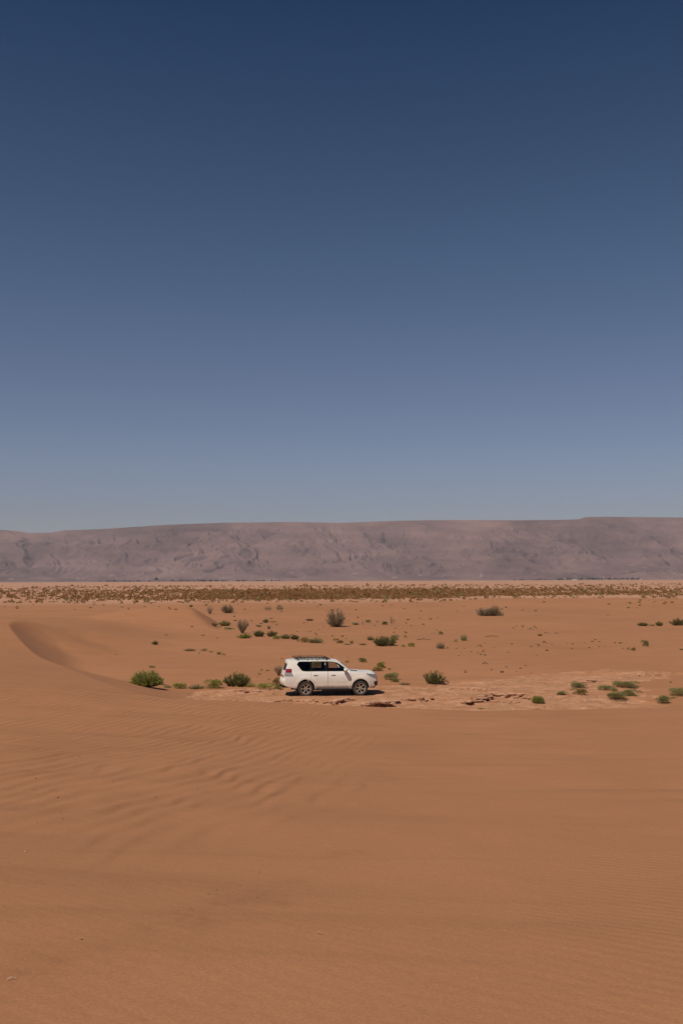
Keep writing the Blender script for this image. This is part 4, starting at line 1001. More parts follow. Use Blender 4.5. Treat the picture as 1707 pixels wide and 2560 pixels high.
M['glass'] = mat_glass('clear_glass', .86); M['privacy'] = mat_glass('dark_glass', .18)

def polyx(pts, t):
    pts = np.array(pts, float); d = np.r_[0, np.cumsum(np.linalg.norm(np.diff(pts, axis=0), axis=1))]; d /= d[-1]
    return np.stack([np.interp(t, d, pts[:, 0]), np.interp(t, d, pts[:, 1])], -1)
def curve(pts, t, it=2):
    return polyx(chaikin(np.array(pts, float), it), t)
LB = [(.10, .53), (.35, .46), (.62, .39), (1.6, .345), (3.5, .345), (4.2, .37), (4.5, .40), (4.64, .46)]
LF = [(4.64, .46), (4.76, .55), (4.765, .68), (4.72, .80), (4.70, .92), (4.66, 1.0), (4.575, 1.045)]
LT = [(.13, 1.22), (.8, 1.232), (1.6, 1.232), (2.5, 1.222), (3.3, 1.205), (3.47, 1.195), (3.9, 1.165), (4.3, 1.115), (4.575, 1.045)]
LR = [(.10, .53), (.015, .58), (.0, .68), (.015, .80), (.09, .85), (.10, 1.02), (.13, 1.22)]
GF = [(3.47, 1.195), (3.15, 1.45), (2.90, 1.63), (2.74, 1.715)]
GT = [(.30, 1.735), (.7, 1.765), (1.4, 1.778), (2.0, 1.775), (2.4, 1.76), (2.74, 1.715)]
GR = [(.13, 1.22), (.20, 1.45), (.265, 1.63), (.22, 1.69), (.30, 1.735)]
AX_R, AX_F, WR = 1.12, 3.91, .385
def W(u, z):
    u = np.asarray(u, float); z = np.asarray(z, float)
    w = np.interp(z, [.33, .42, .5, .56, .75, .95, 1.05, 1.15, 1.20, 1.24, 1.45, 1.65, 1.74, 1.80], [.86, .90, .925, .928, .938, .935, .925, .905, .885, .868, .82, .755, .715, .68])
    w = w - .055 * np.clip((.55 - u) / .55, 0, 1) ** 2 - .13 * np.clip((u - 4.05) / .7, 0, 1) ** 2.0
    w = w - .05 * smoothstep(2.7, 3.5, u) * smoothstep(1.19, 1.3, z)
    for ax in (AX_R, AX_F):
        d = np.hypot(u - ax, z - .42); w = w + .022 * np.exp(-((d - .50) / .085) ** 2) * (z < 1.0)
    w = w - .012 * np.exp(-((z - 1.02) / .035) ** 2) * smoothstep(.5, .7, u) * smoothstep(3.6, 3.3, u) * 0
    w = w + .008 * smoothstep(.60, .56, z) * smoothstep(.48, .52, z) * smoothstep(1.6, 1.7, u) * smoothstep(3.5, 3.4, u)
    return w
def hull(off=0.0):
    nb, nh, nt_, ng = 56, 20, 18, 10
    sl = np.linspace(0, 1, 400); T = curve(LT, sl)
    icowl = np.argmin(np.abs(T[:, 0] - 3.47)); tc_ = sl[icowl]
    ts = np.r_[np.linspace(0, tc_, nb + 1), np.linspace(tc_, 1, nh + 1)[1:]]
    top = curve(LT, ts); n = len(ts)
    Bc = curve(LB, sl); bx = .10 + (4.64 - .10) * ((top[:, 0] - top[0, 0]) / (top[-1, 0] - top[0, 0]))
    bot = np.stack([bx, np.interp(bx, Bc[:, 0], Bc[:, 1])], 1)
    tt = np.linspace(0, 1, nt_ + 1); F = curve(LF, tt); Rr = curve(LR, tt)
    def coons(bot, top, L, Rg, m):
        n = len(bot); P = np.zeros((m, n, 2)); s = np.linspace(0, 1, n)
        for j in range(m):
            t = j / (m - 1)
            P[j] = (1 - t) * bot + t * top + np.outer(1 - s, L[j]) + np.outer(s, Rg[j]) - ((1 - t) * np.outer(1 - s, bot[0]) + (1 - t) * np.outer(s, bot[-1]) + t * np.outer(1 - s, top[0]) + t * np.outer(s, top[-1]))
        return P
    low = coons(bot, top, Rr, F, nt_ + 1)
    gb = top[:nb + 1]; gt = curve(GT, np.linspace(0, 1, nb + 1)); tg = np.linspace(0, 1, ng + 1)
    gr = coons(gb, gt, curve(GR, tg), curve(GF, tg), ng + 1)
    # outline (closed): bottom, front, bonnet, windscreen, roof, rear
    idx_low = np.arange(low.shape[0] * n).reshape(low.shape[0], n)
    o2 = low.shape[0] * n; idx_g = np.zeros((ng + 1, nb + 1), int); idx_g[0] = idx_low[-1, :nb + 1]; idx_g[1:] = o2 + np.arange(ng * (nb + 1)).reshape(ng, nb + 1)
    P = np.vstack([low.reshape(-1, 2), gr[1:].reshape(-1, 2)])
    side = np.stack([P[:, 0], W(P[:, 0], P[:, 1]), P[:, 1]], 1)
    faces = []
    for I in (idx_low, idx_g):
        a = I[:-1, :-1].ravel(); b = I[:-1, 1:].ravel(); c = I[1:, 1:].ravel(); d = I[1:, :-1].ravel(); faces.append(np.stack([a, b, c, d], 1))
    fL = np.vstack(faces); nv = len(side)
    loop = list(idx_low[0]) + list(idx_low[1:, -1]) + list(idx_low[-1, nb:-1][::-1]) + list(idx_g[1:, -1]) + list(idx_g[-1, :-1][::-1]) + list(idx_g[:-1, 0][::-1])[:-1] + list(idx_low[:-1, 0][::-1])[:-1] * 1
    # de-duplicate while keeping the order
    lp = []; 
    for q in loop + []:
        if not lp or lp[-1] != q: lp.append(int(q))
    L_ = P[lp]; m = len(lp)
    crown = np.zeros(m); 
    for i_, (u, z) in enumerate(L_):
        if z < .50 and .2 < u < 4.5: crown[i_] = 0
        elif u > 4.5: crown[i_] = .17
        elif u > 3.47 and z < 1.25: crown[i_] = np.interp(u, [3.47, 3.7, 4.2, 4.5], [.06, .065, .07, .14])
        elif u > 2.74 and z > 1.19: crown[i_] = .10
        elif z > 1.66 and u > .32: crown[i_] = .065
        elif z > 1.2: crown[i_] = .07
        else: crown[i_] = .09
    k = np.ones(7) / 7; crown = np.convolve(np.r_[crown[-3:], crown, crown[:3]], k, 'valid')
    nx = np.roll(L_, -1, 0) - np.roll(L_, 1, 0); nrm = np.stack([nx[:, 1], -nx[:, 0]], 1); nrm /= np.linalg.norm(nrm, axis=1, keepdims=True) + 1e-9
    nrm = np.stack([np.convolve(np.r_[nrm[-2:, q], nrm[:, q], nrm[:2, q]], np.ones(5) / 5, 'valid') for q in (0, 1)], 1)
    K = 14; cc = np.linspace(-1, 1, K + 1)
    cc = np.sign(cc) * (1 - (1 - np.abs(cc)) ** 1.25)
    V = [side, side * np.array([1, -1, 1])]; base = 2 * nv; strips = np.zeros((K + 1, m), int)
    strips[0] = np.array(lp) + nv; strips[K] = np.array(lp)          # -y side, +y side
    for q in range(1, K):
        c = cc[q]; b = 1 - abs(c) ** 2.6
        yy = side[lp, 1] * c; dd = nrm * (crown * b)[:, None]
        V.append(np.stack([L_[:, 0] + dd[:, 0], yy, L_[:, 1] + dd[:, 1]], 1)); strips[q] = base + np.arange(m); base += m
    V = np.vstack(V)
    fs = []
    a = strips[:-1]; b_ = strips[1:]
    for q in range(K):
        r0 = strips[q]; r1 = strips[q + 1]; fs.append(np.stack([r0, np.roll(r0, -1), np.roll(r1, -1), r1], 1))
    fs = np.vstack(fs)
    bm = bmesh.new(); vv = [bm.verts.new(p) for p in V]
    for f in list(fL) + [t[::-1] + nv for t in fL] + list(fs):
        ids = list(dict.fromkeys(int(x) for x in f))
        if len(ids) >= 3:
            try: bm.faces.new([vv[i] for i in ids])
            except ValueError: pass
    bmesh.ops.remove_doubles(bm, verts=bm.verts, dist=1e-4)
    bmesh.ops.recalc_face_normals(bm, faces=bm.faces)
    bm.normal_update()
    if off:
        ns = [(v, v.normal.copy()) for v in bm.verts]
        for v, nn in ns: v.co += nn * off
    ob = [e for e in bm.edges if len(e.link_faces) != 2]
    if ob: print('HULL open edges', len(ob))
    me = bpy.data.meshes.new('hull'); bm.to_mesh(me); bm.free(); return me
def prism(poly, lo, hi, axis='y'):
    """poly in (u,z) extruded along y, or in (y,z) extruded along u"""
    bm = bmesh.new(); A = []; B = []
    for p in poly:
        if axis == 'y': A.append(bm.verts.new((p[0], lo, p[1]))); B.append(bm.verts.new((p[0], hi, p[1])))
        else: A.append(bm.verts.new((lo, p[0], p[1]))); B.append(bm.verts.new((hi, p[0], p[1])))
    n = len(A); bm.faces.new(A); bm.faces.new(B[::-1])
    for i in range(n): bm.faces.new((A[i], B[i], B[(i + 1) % n], A[(i + 1) % n]))
    bmesh.ops.recalc_face_normals(bm, faces=bm.faces)
    me = bpy.data.meshes.new('prism'); bm.to_mesh(me); bm.free(); return me
def circle(u, z, r, n=40): return [(u + r * math.cos(6.28318 * k / n), z + r * math.sin(6.28318 * k / n)) for k in range(n)]
def boolean(me, cuts, selfx=False):
    """cuts: list of (op, mesh)"""
    o = bpy.data.objects.new('tmp', me.copy()); col.objects.link(o); others = []
    for op, c in cuts:
        co = bpy.data.objects.new('cut', c); col.objects.link(co); others.append(co)
        md = o.modifiers.new('b', 'BOOLEAN'); md.operation = op; md.object = co; md.solver = 'EXACT'; md.use_self = selfx
    dg = bpy.context.evaluated_depsgraph_get(); dg.update()
    r = bpy.data.meshes.new_from_object(o.evaluated_get(dg))
    for x in [o] + others: bpy.data.objects.remove(x)
    return r
def clip_patch(off, poly, a, b, cuts=()):
    """piece of an offset skin inside a side prism; nudged until the result is sound"""
    for j in range(10):
        p = [(u + .0013 * j, z - .0017 * j) for u, z in poly]
        me = boolean(off, [('INTERSECT', prism(p, a, b))] + [(op, c.copy()) for op, c in cuts], j % 2 == 1)
        y = max((abs(v.co.y) for v in me.vertices), default=9)
        if y < 1.0: return me
    print('PATCH FAILED'); return me
def convex_patch(off, poly, ymin, s, thick=.006):
    """faces of the offset skin inside a convex side-view polygon, given a small thickness"""
    bm = bmesh.new(); bm.from_mesh(hull(off)); n = len(poly); cx = sum(p[0] for p in poly) / n; cz_ = sum(p[1] for p in poly) / n
    def cut(co, no): bmesh.ops.bisect_plane(bm, geom=bm.verts[:] + bm.edges[:] + bm.faces[:], plane_co=co, plane_no=no, clear_outer=True, dist=1e-5)
    cut((0, s * ymin, 0), (0, -s, 0))
    for i in range(n):
        a, b = poly[i], poly[(i + 1) % n]; nn = Vector((b[1] - a[1], 0, -(b[0] - a[0])))
        if nn.x * (cx - a[0]) + nn.z * (cz_ - a[1]) > 0: nn = -nn
        cut((a[0], 0, a[1]), nn)
    bmesh.ops.recalc_face_normals(bm, faces=bm.faces)
    f0 = bm.faces[0] if hasattr(bm.faces, 'ensure_lookup_table') and not bm.faces.ensure_lookup_table() else None
    if f0 is not None and sum(f.normal.y * s + 0 for f in bm.faces) < 0: bmesh.ops.reverse_faces(bm, faces=bm.faces[:])
    bmesh.ops.solidify(bm, geom=bm.faces[:], thickness=thick)
    me = bpy.data.meshes.new('patch'); bm.to_mesh(me); bm.free(); return me
def finish(me, ang=32):
    me.polygons.foreach_set('use_smooth', np.ones(len(me.polygons), dtype=bool)); me.set_sharp_from_angle(angle=R(ang)); return me
def shrink(poly, d):
    P = np.array(poly, float); c = P.mean(0); n = len(P); out = []
    area = sum(P[i][0] * P[(i + 1) % n][1] - P[(i + 1) % n][0] * P[i][1] for i in range(n)); sg = 1 if area > 0 else -1
    for i in range(n):
        a, b, e = P[i - 1], P[i], P[(i + 1) % n]
        n1 = np.array([-(b - a)[1], (b - a)[0]]) * sg; n2 = np.array([-(e - b)[1], (e - b)[0]]) * sg
        n1 /= np.linalg.norm(n1); n2 /= np.linalg.norm(n2); m = n1 + n2; m /= max(.3, (m @ m) / 2)
        out.append(tuple(b + m * d / 1.0 * .5 * 2 / 2))
    return out
def rounded(poly, it=2, q=.18):
    P = np.array(poly, float)
    for _ in range(it):
        Q = []
        n = len(P)
        for i in range(n):
            a, b = P[i], P[(i + 1) % n]; Q += [a * (1 - q) + b * q, a * q + b * (1 - q)]
        P = np.array(Q)
    return [tuple(p) for p in P]
W_QUART = rounded([(.70, 1.60), (.80, 1.715), (1.33, 1.722), (1.36, 1.285), (.96, 1.28)])
W_REAR = rounded([(1.42, 1.724), (2.14, 1.715), (2.17, 1.278), (1.43, 1.283)], 2, .08)
W_FRONT = rounded([(2.27, 1.708), (2.52, 1.695), (2.72, 1.64), (2.97, 1.475), (3.20, 1.262), (2.30, 1.275)], 2, .08)
BAND = rounded([(.66, 1.60), (.77, 1.742), (2.25, 1.735), (2.55, 1.712), (2.76, 1.655), (3.02, 1.48), (3.31, 1.245), (.94, 1.255)], 2, .08)
D_REAR = [(1.40, 1.745), (2.215, 1.742), (2.235, 1.22), (2.24, .47), (1.62, .47), (1.60, .62), (1.52, .78), (1.38, .90), (1.36, 1.24)]
D_FRONT = [(2.225, 1.740), (2.53, 1.722), (2.78, 1.665), (3.05, 1.48), (3.36, 1.23), (3.41, 1.0), (3.42, .75), (3.34, .47), (2.25, .47), (2.245, 1.22)]
def cabin_mesh(dz=0.0, dy=0.0):
    bm = bmesh.new(); rings = []
    for z in np.linspace(.60, 1.72 - dz, 18):
        xr = .30 + .10 * (z - .6); xf = 3.30 if z < 1.2 else float(np.interp(z, [1.2, 1.45, 1.63, 1.75], [3.30, 3.06, 2.80, 2.62]))
        if z > 1.2: xr = float(np.interp(z, [1.2, 1.45, 1.63, 1.75], [.26, .33, .40, .50]))
        y = float(W(2.0, z)) - .055 - dy - (0.05 if z > 1.68 else 0)
        rings.append([bm.verts.new(p) for p in ((xr, -y, z), (xf, -y, z), (xf, y, z), (xr, y, z))])
    for a, b in zip(rings[:-1], rings[1:]):
        for i in range(4): bm.faces.new((a[i], a[(i + 1) % 4], b[(i + 1) % 4], b[i]))
    bm.faces.new(rings[0][::-1]); bm.faces.new(rings[-1]); bmesh.ops.recalc_face_normals(bm, faces=bm.faces)
    me = bpy.data.meshes.new('cabin'); bm.to_mesh(me); bm.free(); return me
def pane(poly, sy, inset=.012, thick=.006):
    bm = bmesh.new(); A = []; B = []
    for (u, z) in poly:
        w = float(W(u, z)) - inset; A.append(bm.verts.new((u, sy * w, z))); B.append(bm.verts.new((u, sy * (w - thick), z)))
    bm.faces.new(A); bm.faces.new(B[::-1]); n = len(A)
    for i in range(n): bm.faces.new((A[i], B[i], B[(i + 1) % n], A[(i + 1) % n]))
    bmesh.ops.recalc_face_normals(bm, faces=bm.faces); return bm_mesh('pane', bm)
def bx(bm, c, s, rot=None, taper=None):
    r = bmesh.ops.create_cube(bm, size=1); mt = Matrix.Translation(c) @ (rot.to_matrix().to_4x4() if rot else Matrix.Identity(4)) @ Matrix.Diagonal((*s, 1))
    bmesh.ops.transform(bm, matrix=mt, verts=r['verts']); return r['verts']
def rod(bm, p, q, r, n=8):
    p = Vector(p); q = Vector(q); d = q - p; rr = bmesh.ops.create_cone(bm, cap_ends=True, segments=n, radius1=r, radius2=r, depth=d.length)
    bmesh.ops.transform(bm, matrix=Matrix.Translation((p + q) / 2) @ d.to_track_quat('Z', 'Y').to_matrix().to_4x4(), verts=rr['verts'])
def lathe(prof, n=48):
    """prof: (radius, y) closed ring revolved about the y axis"""
    bm = bmesh.new(); rings = []
    for k in range(n):
        a = k / n * 2 * math.pi; rings.append([bm.verts.new((r * math.cos(a), y, r * math.sin(a))) for r, y in prof])
    m = len(prof)
    for k in range(n):
        A = rings[k]; B = rings[(k + 1) % n]
        for i in range(m): bm.faces.new((A[i], A[(i + 1) % m], B[(i + 1) % m], B[i]))
    bmesh.ops.recalc_face_normals(bm, faces=bm.faces); return bm

def build_car():
    YAW = R(9.5)
    # aim: rear wheel contact and front wheel contact in the photograph
    root = empty('off_road_car')
    tag(root, 'dusty white off-road car with black roof rack parked on the pale clay', 'car')
    H0_, H4 = hull(0.0), hull(0.004); H2 = hull(0.0018)
    arches = []
    for ax in (AX_R, AX_F):
        r = .445
        arches += [circle(ax, .42, r)]
    def arch_cuts():
        return [('DIFFERENCE', prism(a, s * .58, s * 1.3)) for a in arches for s in (-1, 1)]
    ws = rounded([(-.66, 1.275), (.66, 1.275), (.60, 1.665), (-.60, 1.665)], 2, .08); rw = rounded([(-.60, 1.27), (.60, 1.27), (.55, 1.62), (-.55, 1.62)], 2, .12)
    def win_cuts():
        return [('DIFFERENCE', prism(p, -1.3, 1.3)) for p in (W_QUART, W_REAR, W_FRONT)] + [('DIFFERENCE', prism(ws, 2.55, 3.62, 'x')), ('DIFFERENCE', prism(rw, -.3, .62, 'x'))]
    body = boolean(H0_, [('DIFFERENCE', cabin_mesh())] + win_cuts() + arch_cuts())
    body.materials.clear()
    for m in ('paint', 'liner', 'cabin'): body.materials.append(M[m])
    for p in body.polygons:
        c = p.center; mi = 0
        for ax in (AX_R, AX_F):
            if math.hypot(c.x - ax, c.z - .42) < .455 and abs(c.y) < float(W(c.x, c.z)) - .004: mi = 1
        if p.normal.z < -.75 and c.z < .56: mi = 1
        if .28 < c.x < 3.35 and .59 < c.z < 1.73 and abs(c.y) < float(W(c.x, c.z)) - .045 and not (c.z > 1.2 and (c.x > np.interp(c.z, [1.2, 1.45, 1.63, 1.75], [3.30, 3.06, 2.80, 2.62]) + .02 or c.x < np.interp(c.z, [1.2, 1.45, 1.63, 1.75], [.26, .33, .40, .50]) - .02)): mi = 2
        p.material_index = mi
    link('body', finish(body), root)
    # black band round the side windows, and dark skins that paint the shade of the door gaps
    def skin(name, polys, mat, off_hull, ylo, sides=(-1, 1), cuts=(), parent=root, axis='y', rng_=None, label=None, selfx=False):
        outs = []
        for s in sides:
            a, b = sorted((s * ylo, s * 1.3)) if axis == 'y' else rng_
            me = clip_patch(off_hull, polys, a, b, cuts)
            me.materials.clear(); me.materials.append(M[mat]); o = link(name, finish(me), parent)
            if label: o['label'] = label
            outs.append(o)
        return outs
    cab2 = cabin_mesh(0.0, -.004)
    wc = [('DIFFERENCE', prism(p, -1.3, 1.3)) for p in (W_QUART, W_REAR, W_FRONT)]
    H6 = hull(.0065)
    bc = [('DIFFERENCE', cab2)] + wc
    skin('window_trim', BAND, 'trim', H6, .5, cuts=bc)
    ac = [('DIFFERENCE', prism(a, -1.4, 1.4)) for a in arches]
    low_r = [p for p in D_REAR]; low_f = [p for p in D_FRONT]
    for nm_, poly in (('rear', D_REAR), ('front', D_FRONT)):
        skin('door_gap_shade', shrink(poly, -.010), 'liner', H2, .5, cuts=bc + ac)
        doors = skin('door', shrink(poly, .004), 'paint', H4, .5, cuts=bc + ac, label=nm_ + ' door')
        hx = 1.60 if nm_ == 'rear' else 2.50
        for d, s in zip(doors, (-1, 1)):
            bm = bmesh.new(); y = s * (float(W(hx, 1.08)) + .03)
            bx(bm, (hx, y, 1.085), (.20, .022, .032)); bx(bm, (hx - .085, y - s * .018, 1.085), (.03, .04, .03)); bx(bm, (hx + .085, y - s * .018, 1.085), (.03, .04, .03))
            bmesh.ops.bevel(bm, geom=bm.edges[:], offset=.006, segments=2); link('handle', bm_mesh('handle', bm, 40), d, [M['paint']])
            bm = bmesh.new(); bx(bm, (hx, s * (float(W(hx, 1.06)) + .004), 1.066), (.20, .012, .035)); link('handle_shade', bm_mesh('handle_shade', bm), d, [M['black']])  # black bar on the door, painted shade of the hollow behind the handle
    for s in (-1, 1):
        link('quarter_window', pane(W_QUART, s), root, [M['privacy']])
        link('side_window', pane(W_REAR, s), root, [M['glass']])
        link('side_window', pane(W_FRONT, s), root, [M['glass']])
    def glassskin(name, poly, lo, hi, mat):
        o = boolean(hull(-.010), [('INTERSECT', prism(poly, lo, hi, 'x')), ('DIFFERENCE', hull(-.018))]); o.materials.clear(); o.materials.append(M[mat]); link(name, finish(o), root)
    glassskin('windscreen', ws, 2.6, 3.6, 'glass'); glassskin('rear_window', rw, -.3, .6, 'privacy')
    # lamps
    H8 = hull(.008)
    for s in (-1, 1):
        me = convex_patch(.007, [(-.2, 1.205), (.40, 1.205), (.49, 1.015), (-.2, 1.015)], .64, s); me.materials.append(M['clearlens']); t = link('tail_light', finish(me), root)
        me = convex_patch(.0095, [(-.2, 1.385), (.40, 1.385), (.402, 1.20), (-.2, 1.20)], .645, s); me.materials.append(M['red']); link('red_lens', finish(me), t)
    heads = skin('headlight', rounded([(4.16, 1.135), (4.45, 1.10), (4.9, 1.03), (4.9, .90), (4.60, .895), (4.42, .97)], 1), 'lamp', H8, .50)
    skin('fog_lamp_surround', rounded([(4.60, .72), (4.9, .72), (4.9, .50), (4.66, .50)], 1), 'black', H8, .52)
    for s in (-1, 1):
        bm = bmesh.new(); bx(bm, (4.79, s * .70, .53), (.07, .18, .035), Euler((0, 0, -s * .45))); bx(bm, (4.80, s * .60, .74), (.05, .04, .17))
        bmesh.ops.bevel(bm, geom=bm.edges[:], offset=.008, segments=2); link('chrome_trim', bm_mesh('chrome_trim', bm, 40), root, [M['chrome']])
    gr = boolean(hull(.008), [('INTERSECT', prism(rounded([(-.46, .98), (.46, .98), (.42, .70), (-.42, .70)], 1), 4.4, 5.2, 'x'))]); gr.materials.clear(); gr.materials.append(M['black']); g = link('grille', finish(gr), root)
    bm = bmesh.new()
    for k in range(5): bx(bm, (4.90 - abs(k - 2) * .012, -.32 + k * .16, .84), (.03, .03, .26))
    link('grille_bar', bm_mesh('grille_bar', bm), g, [M['chrome']])
    # bumper details at the rear, tailgate handle strip
    b2 = boolean(hull(.006), [('INTERSECT', prism([(-.5, .56), (-.5, .64), (.5, .64), (.5, .56)], -.2, .06, 'x'))])
    for s in (-1, 1):
        bm = bmesh.new(); bx(bm, (-.035, s * .66, .66), (.03, .20, .06)); bmesh.ops.bevel(bm, geom=bm.edges[:], offset=.008, segments=2); link('rear_reflector', bm_mesh('rear_reflector', bm, 40), root, [M['clearlens']])
    bm = bmesh.new(); bx(bm, (.00, 0, 1.02), (.035, .62, .055)); bmesh.ops.bevel(bm, geom=bm.edges[:], offset=.01, segments=2); link('tailgate_handle', bm_mesh('tailgate_handle', bm, 40), root, [M['chrome']])
    bm = bmesh.new(); bx(bm, (-.02, -.42, 1.0), (.03, .10, .10)); link('latch', bm_mesh('latch', bm), root, [M['black']])
    bm = bmesh.new(); bx(bm, (.14, 0, .44), (.32, .9, .05)); bx(bm, (-.02, 0, .47), (.16, .07, .06)); rod(bm, (-.08, 0, .49), (-.08, 0, .57), .026); link('tow_hitch', bm_mesh('tow_hitch', bm), root, [M['black']])
    # mud flaps, side steps, underbody, exhaust
    for s in (-1, 1):
        for ux, h in ((AX_R - .50, .20), (AX_F - .49, .22)):
            bm = bmesh.new(); bx(bm, (ux, s * .80, .33), (.02, .24, h), Euler((0, .12, 0))); link('mud_flap', bm_mesh('mud_flap', bm), root, [M['liner']])
        bm = bmesh.new(); bx(bm, (2.50, s * .90, .365), (1.72, .16, .05)); 
        for ux in (1.8, 2.5, 3.2): bx(bm, (ux, s * .76, .36), (.06, .22, .04))
        bmesh.ops.bevel(bm, geom=bm.edges[:], offset=.012, segments=2); st = link('side_step', bm_mesh('side_step', bm, 40), root, [M['black']])
        bm = bmesh.new(); bx(bm, (2.50, s * .975, .368), (1.66, .010, .022)); link('step_trim', bm_mesh('step_trim', bm), st, [M['rim']])
    bm = bmesh.new(); bx(bm, (2.4, .42, .34), (3.4, .10, .14)); bx(bm, (2.4, -.42, .34), (3.4, .10, .14)); bx(bm, (2.9, 0, .32), (1.1, .5, .16)); bx(bm, (1.5, -.1, .34), (.8, .6, .18)); rod(bm, (AX_R, -.7, .385), (AX_R, .7, .385), .06); rod(bm, (AX_F, -.7, .385), (AX_F, .7, .385), .05)
    bm2 = bmesh.ops.create_icosphere(bm, subdivisions=2, radius=.15, matrix=Matrix.Translation((AX_R, .0, .385))); rod(bm, (.45, .55, .36), (1.4, .50, .36), .035); rod(bm, (.45, -.3, .42), (.95, -.3, .42), .13, 14)
    link('underbody', bm_mesh('underbody', bm), root, [M['liner']])
    # wheels
    tyre = lathe([(.255, -.105), (.275, -.122), (.33, -.132), (.362, -.118), (.380, -.098), (.3855, -.05), (.3855, .05), (.380, .098), (.362, .118), (.33, .132), (.275, .122), (.255, .105)], 56)
    for f in list(tyre.faces):
        c = f.calc_center_median(); rr = math.hypot(c.x, c.z)
    # tread blocks
    for k in range(56):
        a = (k + .5) / 56 * 2 * math.pi
        if k % 2 == 0:
            for yy in (-.07, .0, .07):
                vs_ = bx(tyre, (.3835 * math.cos(a), yy, .3835 * math.sin(a)), (.012, .052, .03), Euler((0, -a, 0)))
    tyre_me = bm_mesh('tyre', tyre, 35); tyre_me.materials.append(M['rubber'])
    rimb = lathe([(.262, -.112), (.268, -.100), (.262, .10), (.245, .10), (.240, -.088), (.228, -.092), (.232, -.106)], 48)
    for k in range(6):
        a = k / 6 * 2 * math.pi + .26
        for (r0, r1, w0, w1, y0, y1) in ((.035, .15, .075, .052, -.062, -.078), (.14, .245, .052, .088, -.078, -.090)):
            n0 = Vector((math.cos(a), 0, math.sin(a))); t0 = Vector((-math.sin(a), 0, math.cos(a))); vv = []
            for rr, ww, y in ((r0, w0, y0), (r1, w1, y1)):
                for sgn in (-1, 1):
                    for dy in (0, .035): vv.append(rimb.verts.new(n0 * rr + t0 * sgn * ww / 2 + Vector((0, y + dy, 0))))
            for f in ((0, 1, 3, 2), (4, 6, 7, 5), (0, 4, 5, 1), (2, 3, 7, 6), (0, 2, 6, 4), (1, 5, 7, 3)): rimb.faces.new([vv[i] for i in f])
    rc = bmesh.ops.create_cone(rimb, cap_ends=True, segments=24, radius1=.055, radius2=.045, depth=.05); bmesh.ops.transform(rimb, matrix=Matrix.Translation((0, -.075, 0)) @ Matrix.Rotation(R(90), 4, 'X'), verts=rc['verts'])
    bmesh.ops.recalc_face_normals(rimb, faces=rimb.faces); rim_me = bm_mesh('rim', rimb, 35); rim_me.materials.append(M['rim'])
    db = bmesh.new(); rc = bmesh.ops.create_cone(db, cap_ends=True, segments=32, radius1=.165, radius2=.165, depth=.02); bmesh.ops.transform(db, matrix=Matrix.Translation((0, -.01, 0)) @ Matrix.Rotation(R(90), 4, 'X'), verts=rc['verts'])
    rc = bmesh.ops.create_cone(db, cap_ends=True, segments=32, radius1=.238, radius2=.238, depth=.01); bmesh.ops.transform(db, matrix=Matrix.Translation((0, .03, 0)) @ Matrix.Rotation(R(90), 4, 'X'), verts=rc['verts'])
    disc_me = bm_mesh('brake_disc', db); disc_me.materials.append(M['liner'])
    for ax in (AX_R, AX_F):
        for s in (-1, 1):
            w = bpy.data.objects.new('wheel', None); col.objects.link(w); w.parent = root; w.location = (ax, s * .795, .385); w.rotation_euler = (0, rt.random() * 3, 0 if s < 0 else math.pi); w.empty_display_size = .1
            if ax == AX_F: w.rotation_euler = (0, .5, R(-3) if s < 0 else math.pi - R(3))
            for nm_, me in (('tyre', tyre_me), ('rim', rim_me), ('brake_disc', disc_me)):
                o = bpy.data.objects.new(nm_, me); col.objects.link(o); o.parent = w
    # mirrors
    for s in (-1, 1):
        bm = bmesh.new(); bmesh.ops.create_icosphere(bm, subdivisions=3, radius=1)
        for v in bm.verts:
            v.co = Vector((np.sign(v.co.x) * abs(v.co.x) ** .7 * .085, np.sign(v.co.y) * abs(v.co.y) ** .6 * .135, np.sign(v.co.z) * abs(v.co.z) ** .65 * .085)); v.co.x += .05 * (v.co.y * s / .135 < -.2) * 0
        bmesh.ops.translate(bm, verts=bm.verts, vec=(3.10, s * 1.055, 1.325)); bx(bm, (3.13, s * .90, 1.262), (.09, .14, .05))
        mr = link('wing_mirror', bm_mesh('wing_mirror', bm, 40), root, [M['paint']])
        bm = bmesh.new(); bx(bm, (3.012, s * 1.055, 1.328), (.008, .19, .115)); link('mirror_glass', bm_mesh('mirror_glass', bm), mr, [M['chrome']])
        bm = bmesh.new(); bx(bm, (3.10, s * 1.055, 1.243), (.15, .22, .016)); link('mirror_base', bm_mesh('mirror_base', bm), mr, [M['black']])
    # bonnet scoop / wiper cowl
    bm = bmesh.new(); bx(bm, (3.45, 0, 1.268), (.10, 1.25, .02), Euler((0, .1, 0))); rod(bm, (3.40, -.55, 1.31), (3.34, .05, 1.36), .008); rod(bm, (3.40, .05, 1.31), (3.34, .6, 1.36), .008)
    link('wiper', bm_mesh('wiper', bm), root, [M['black']])
    bm = bmesh.new(); vs_ = bx(bm, (3.66, -.42, 1.235), (.30, .26, .03), Euler((0, .08, 0))); bmesh.ops.bevel(bm, geom=bm.edges[:], offset=.012, segments=2); link('bonnet_vent', bm_mesh('bonnet_vent', bm, 40), root, [M['black']])
    # roof rack
    rk = bpy.data.objects.new('roof_rack', None); col.objects.link(rk); rk.parent = root; rk.empty_display_size = .2
    u0, u1, hw, zl, zh = .58, 2.28, .56, 1.850, 1.915
    bm = bmesh.new()
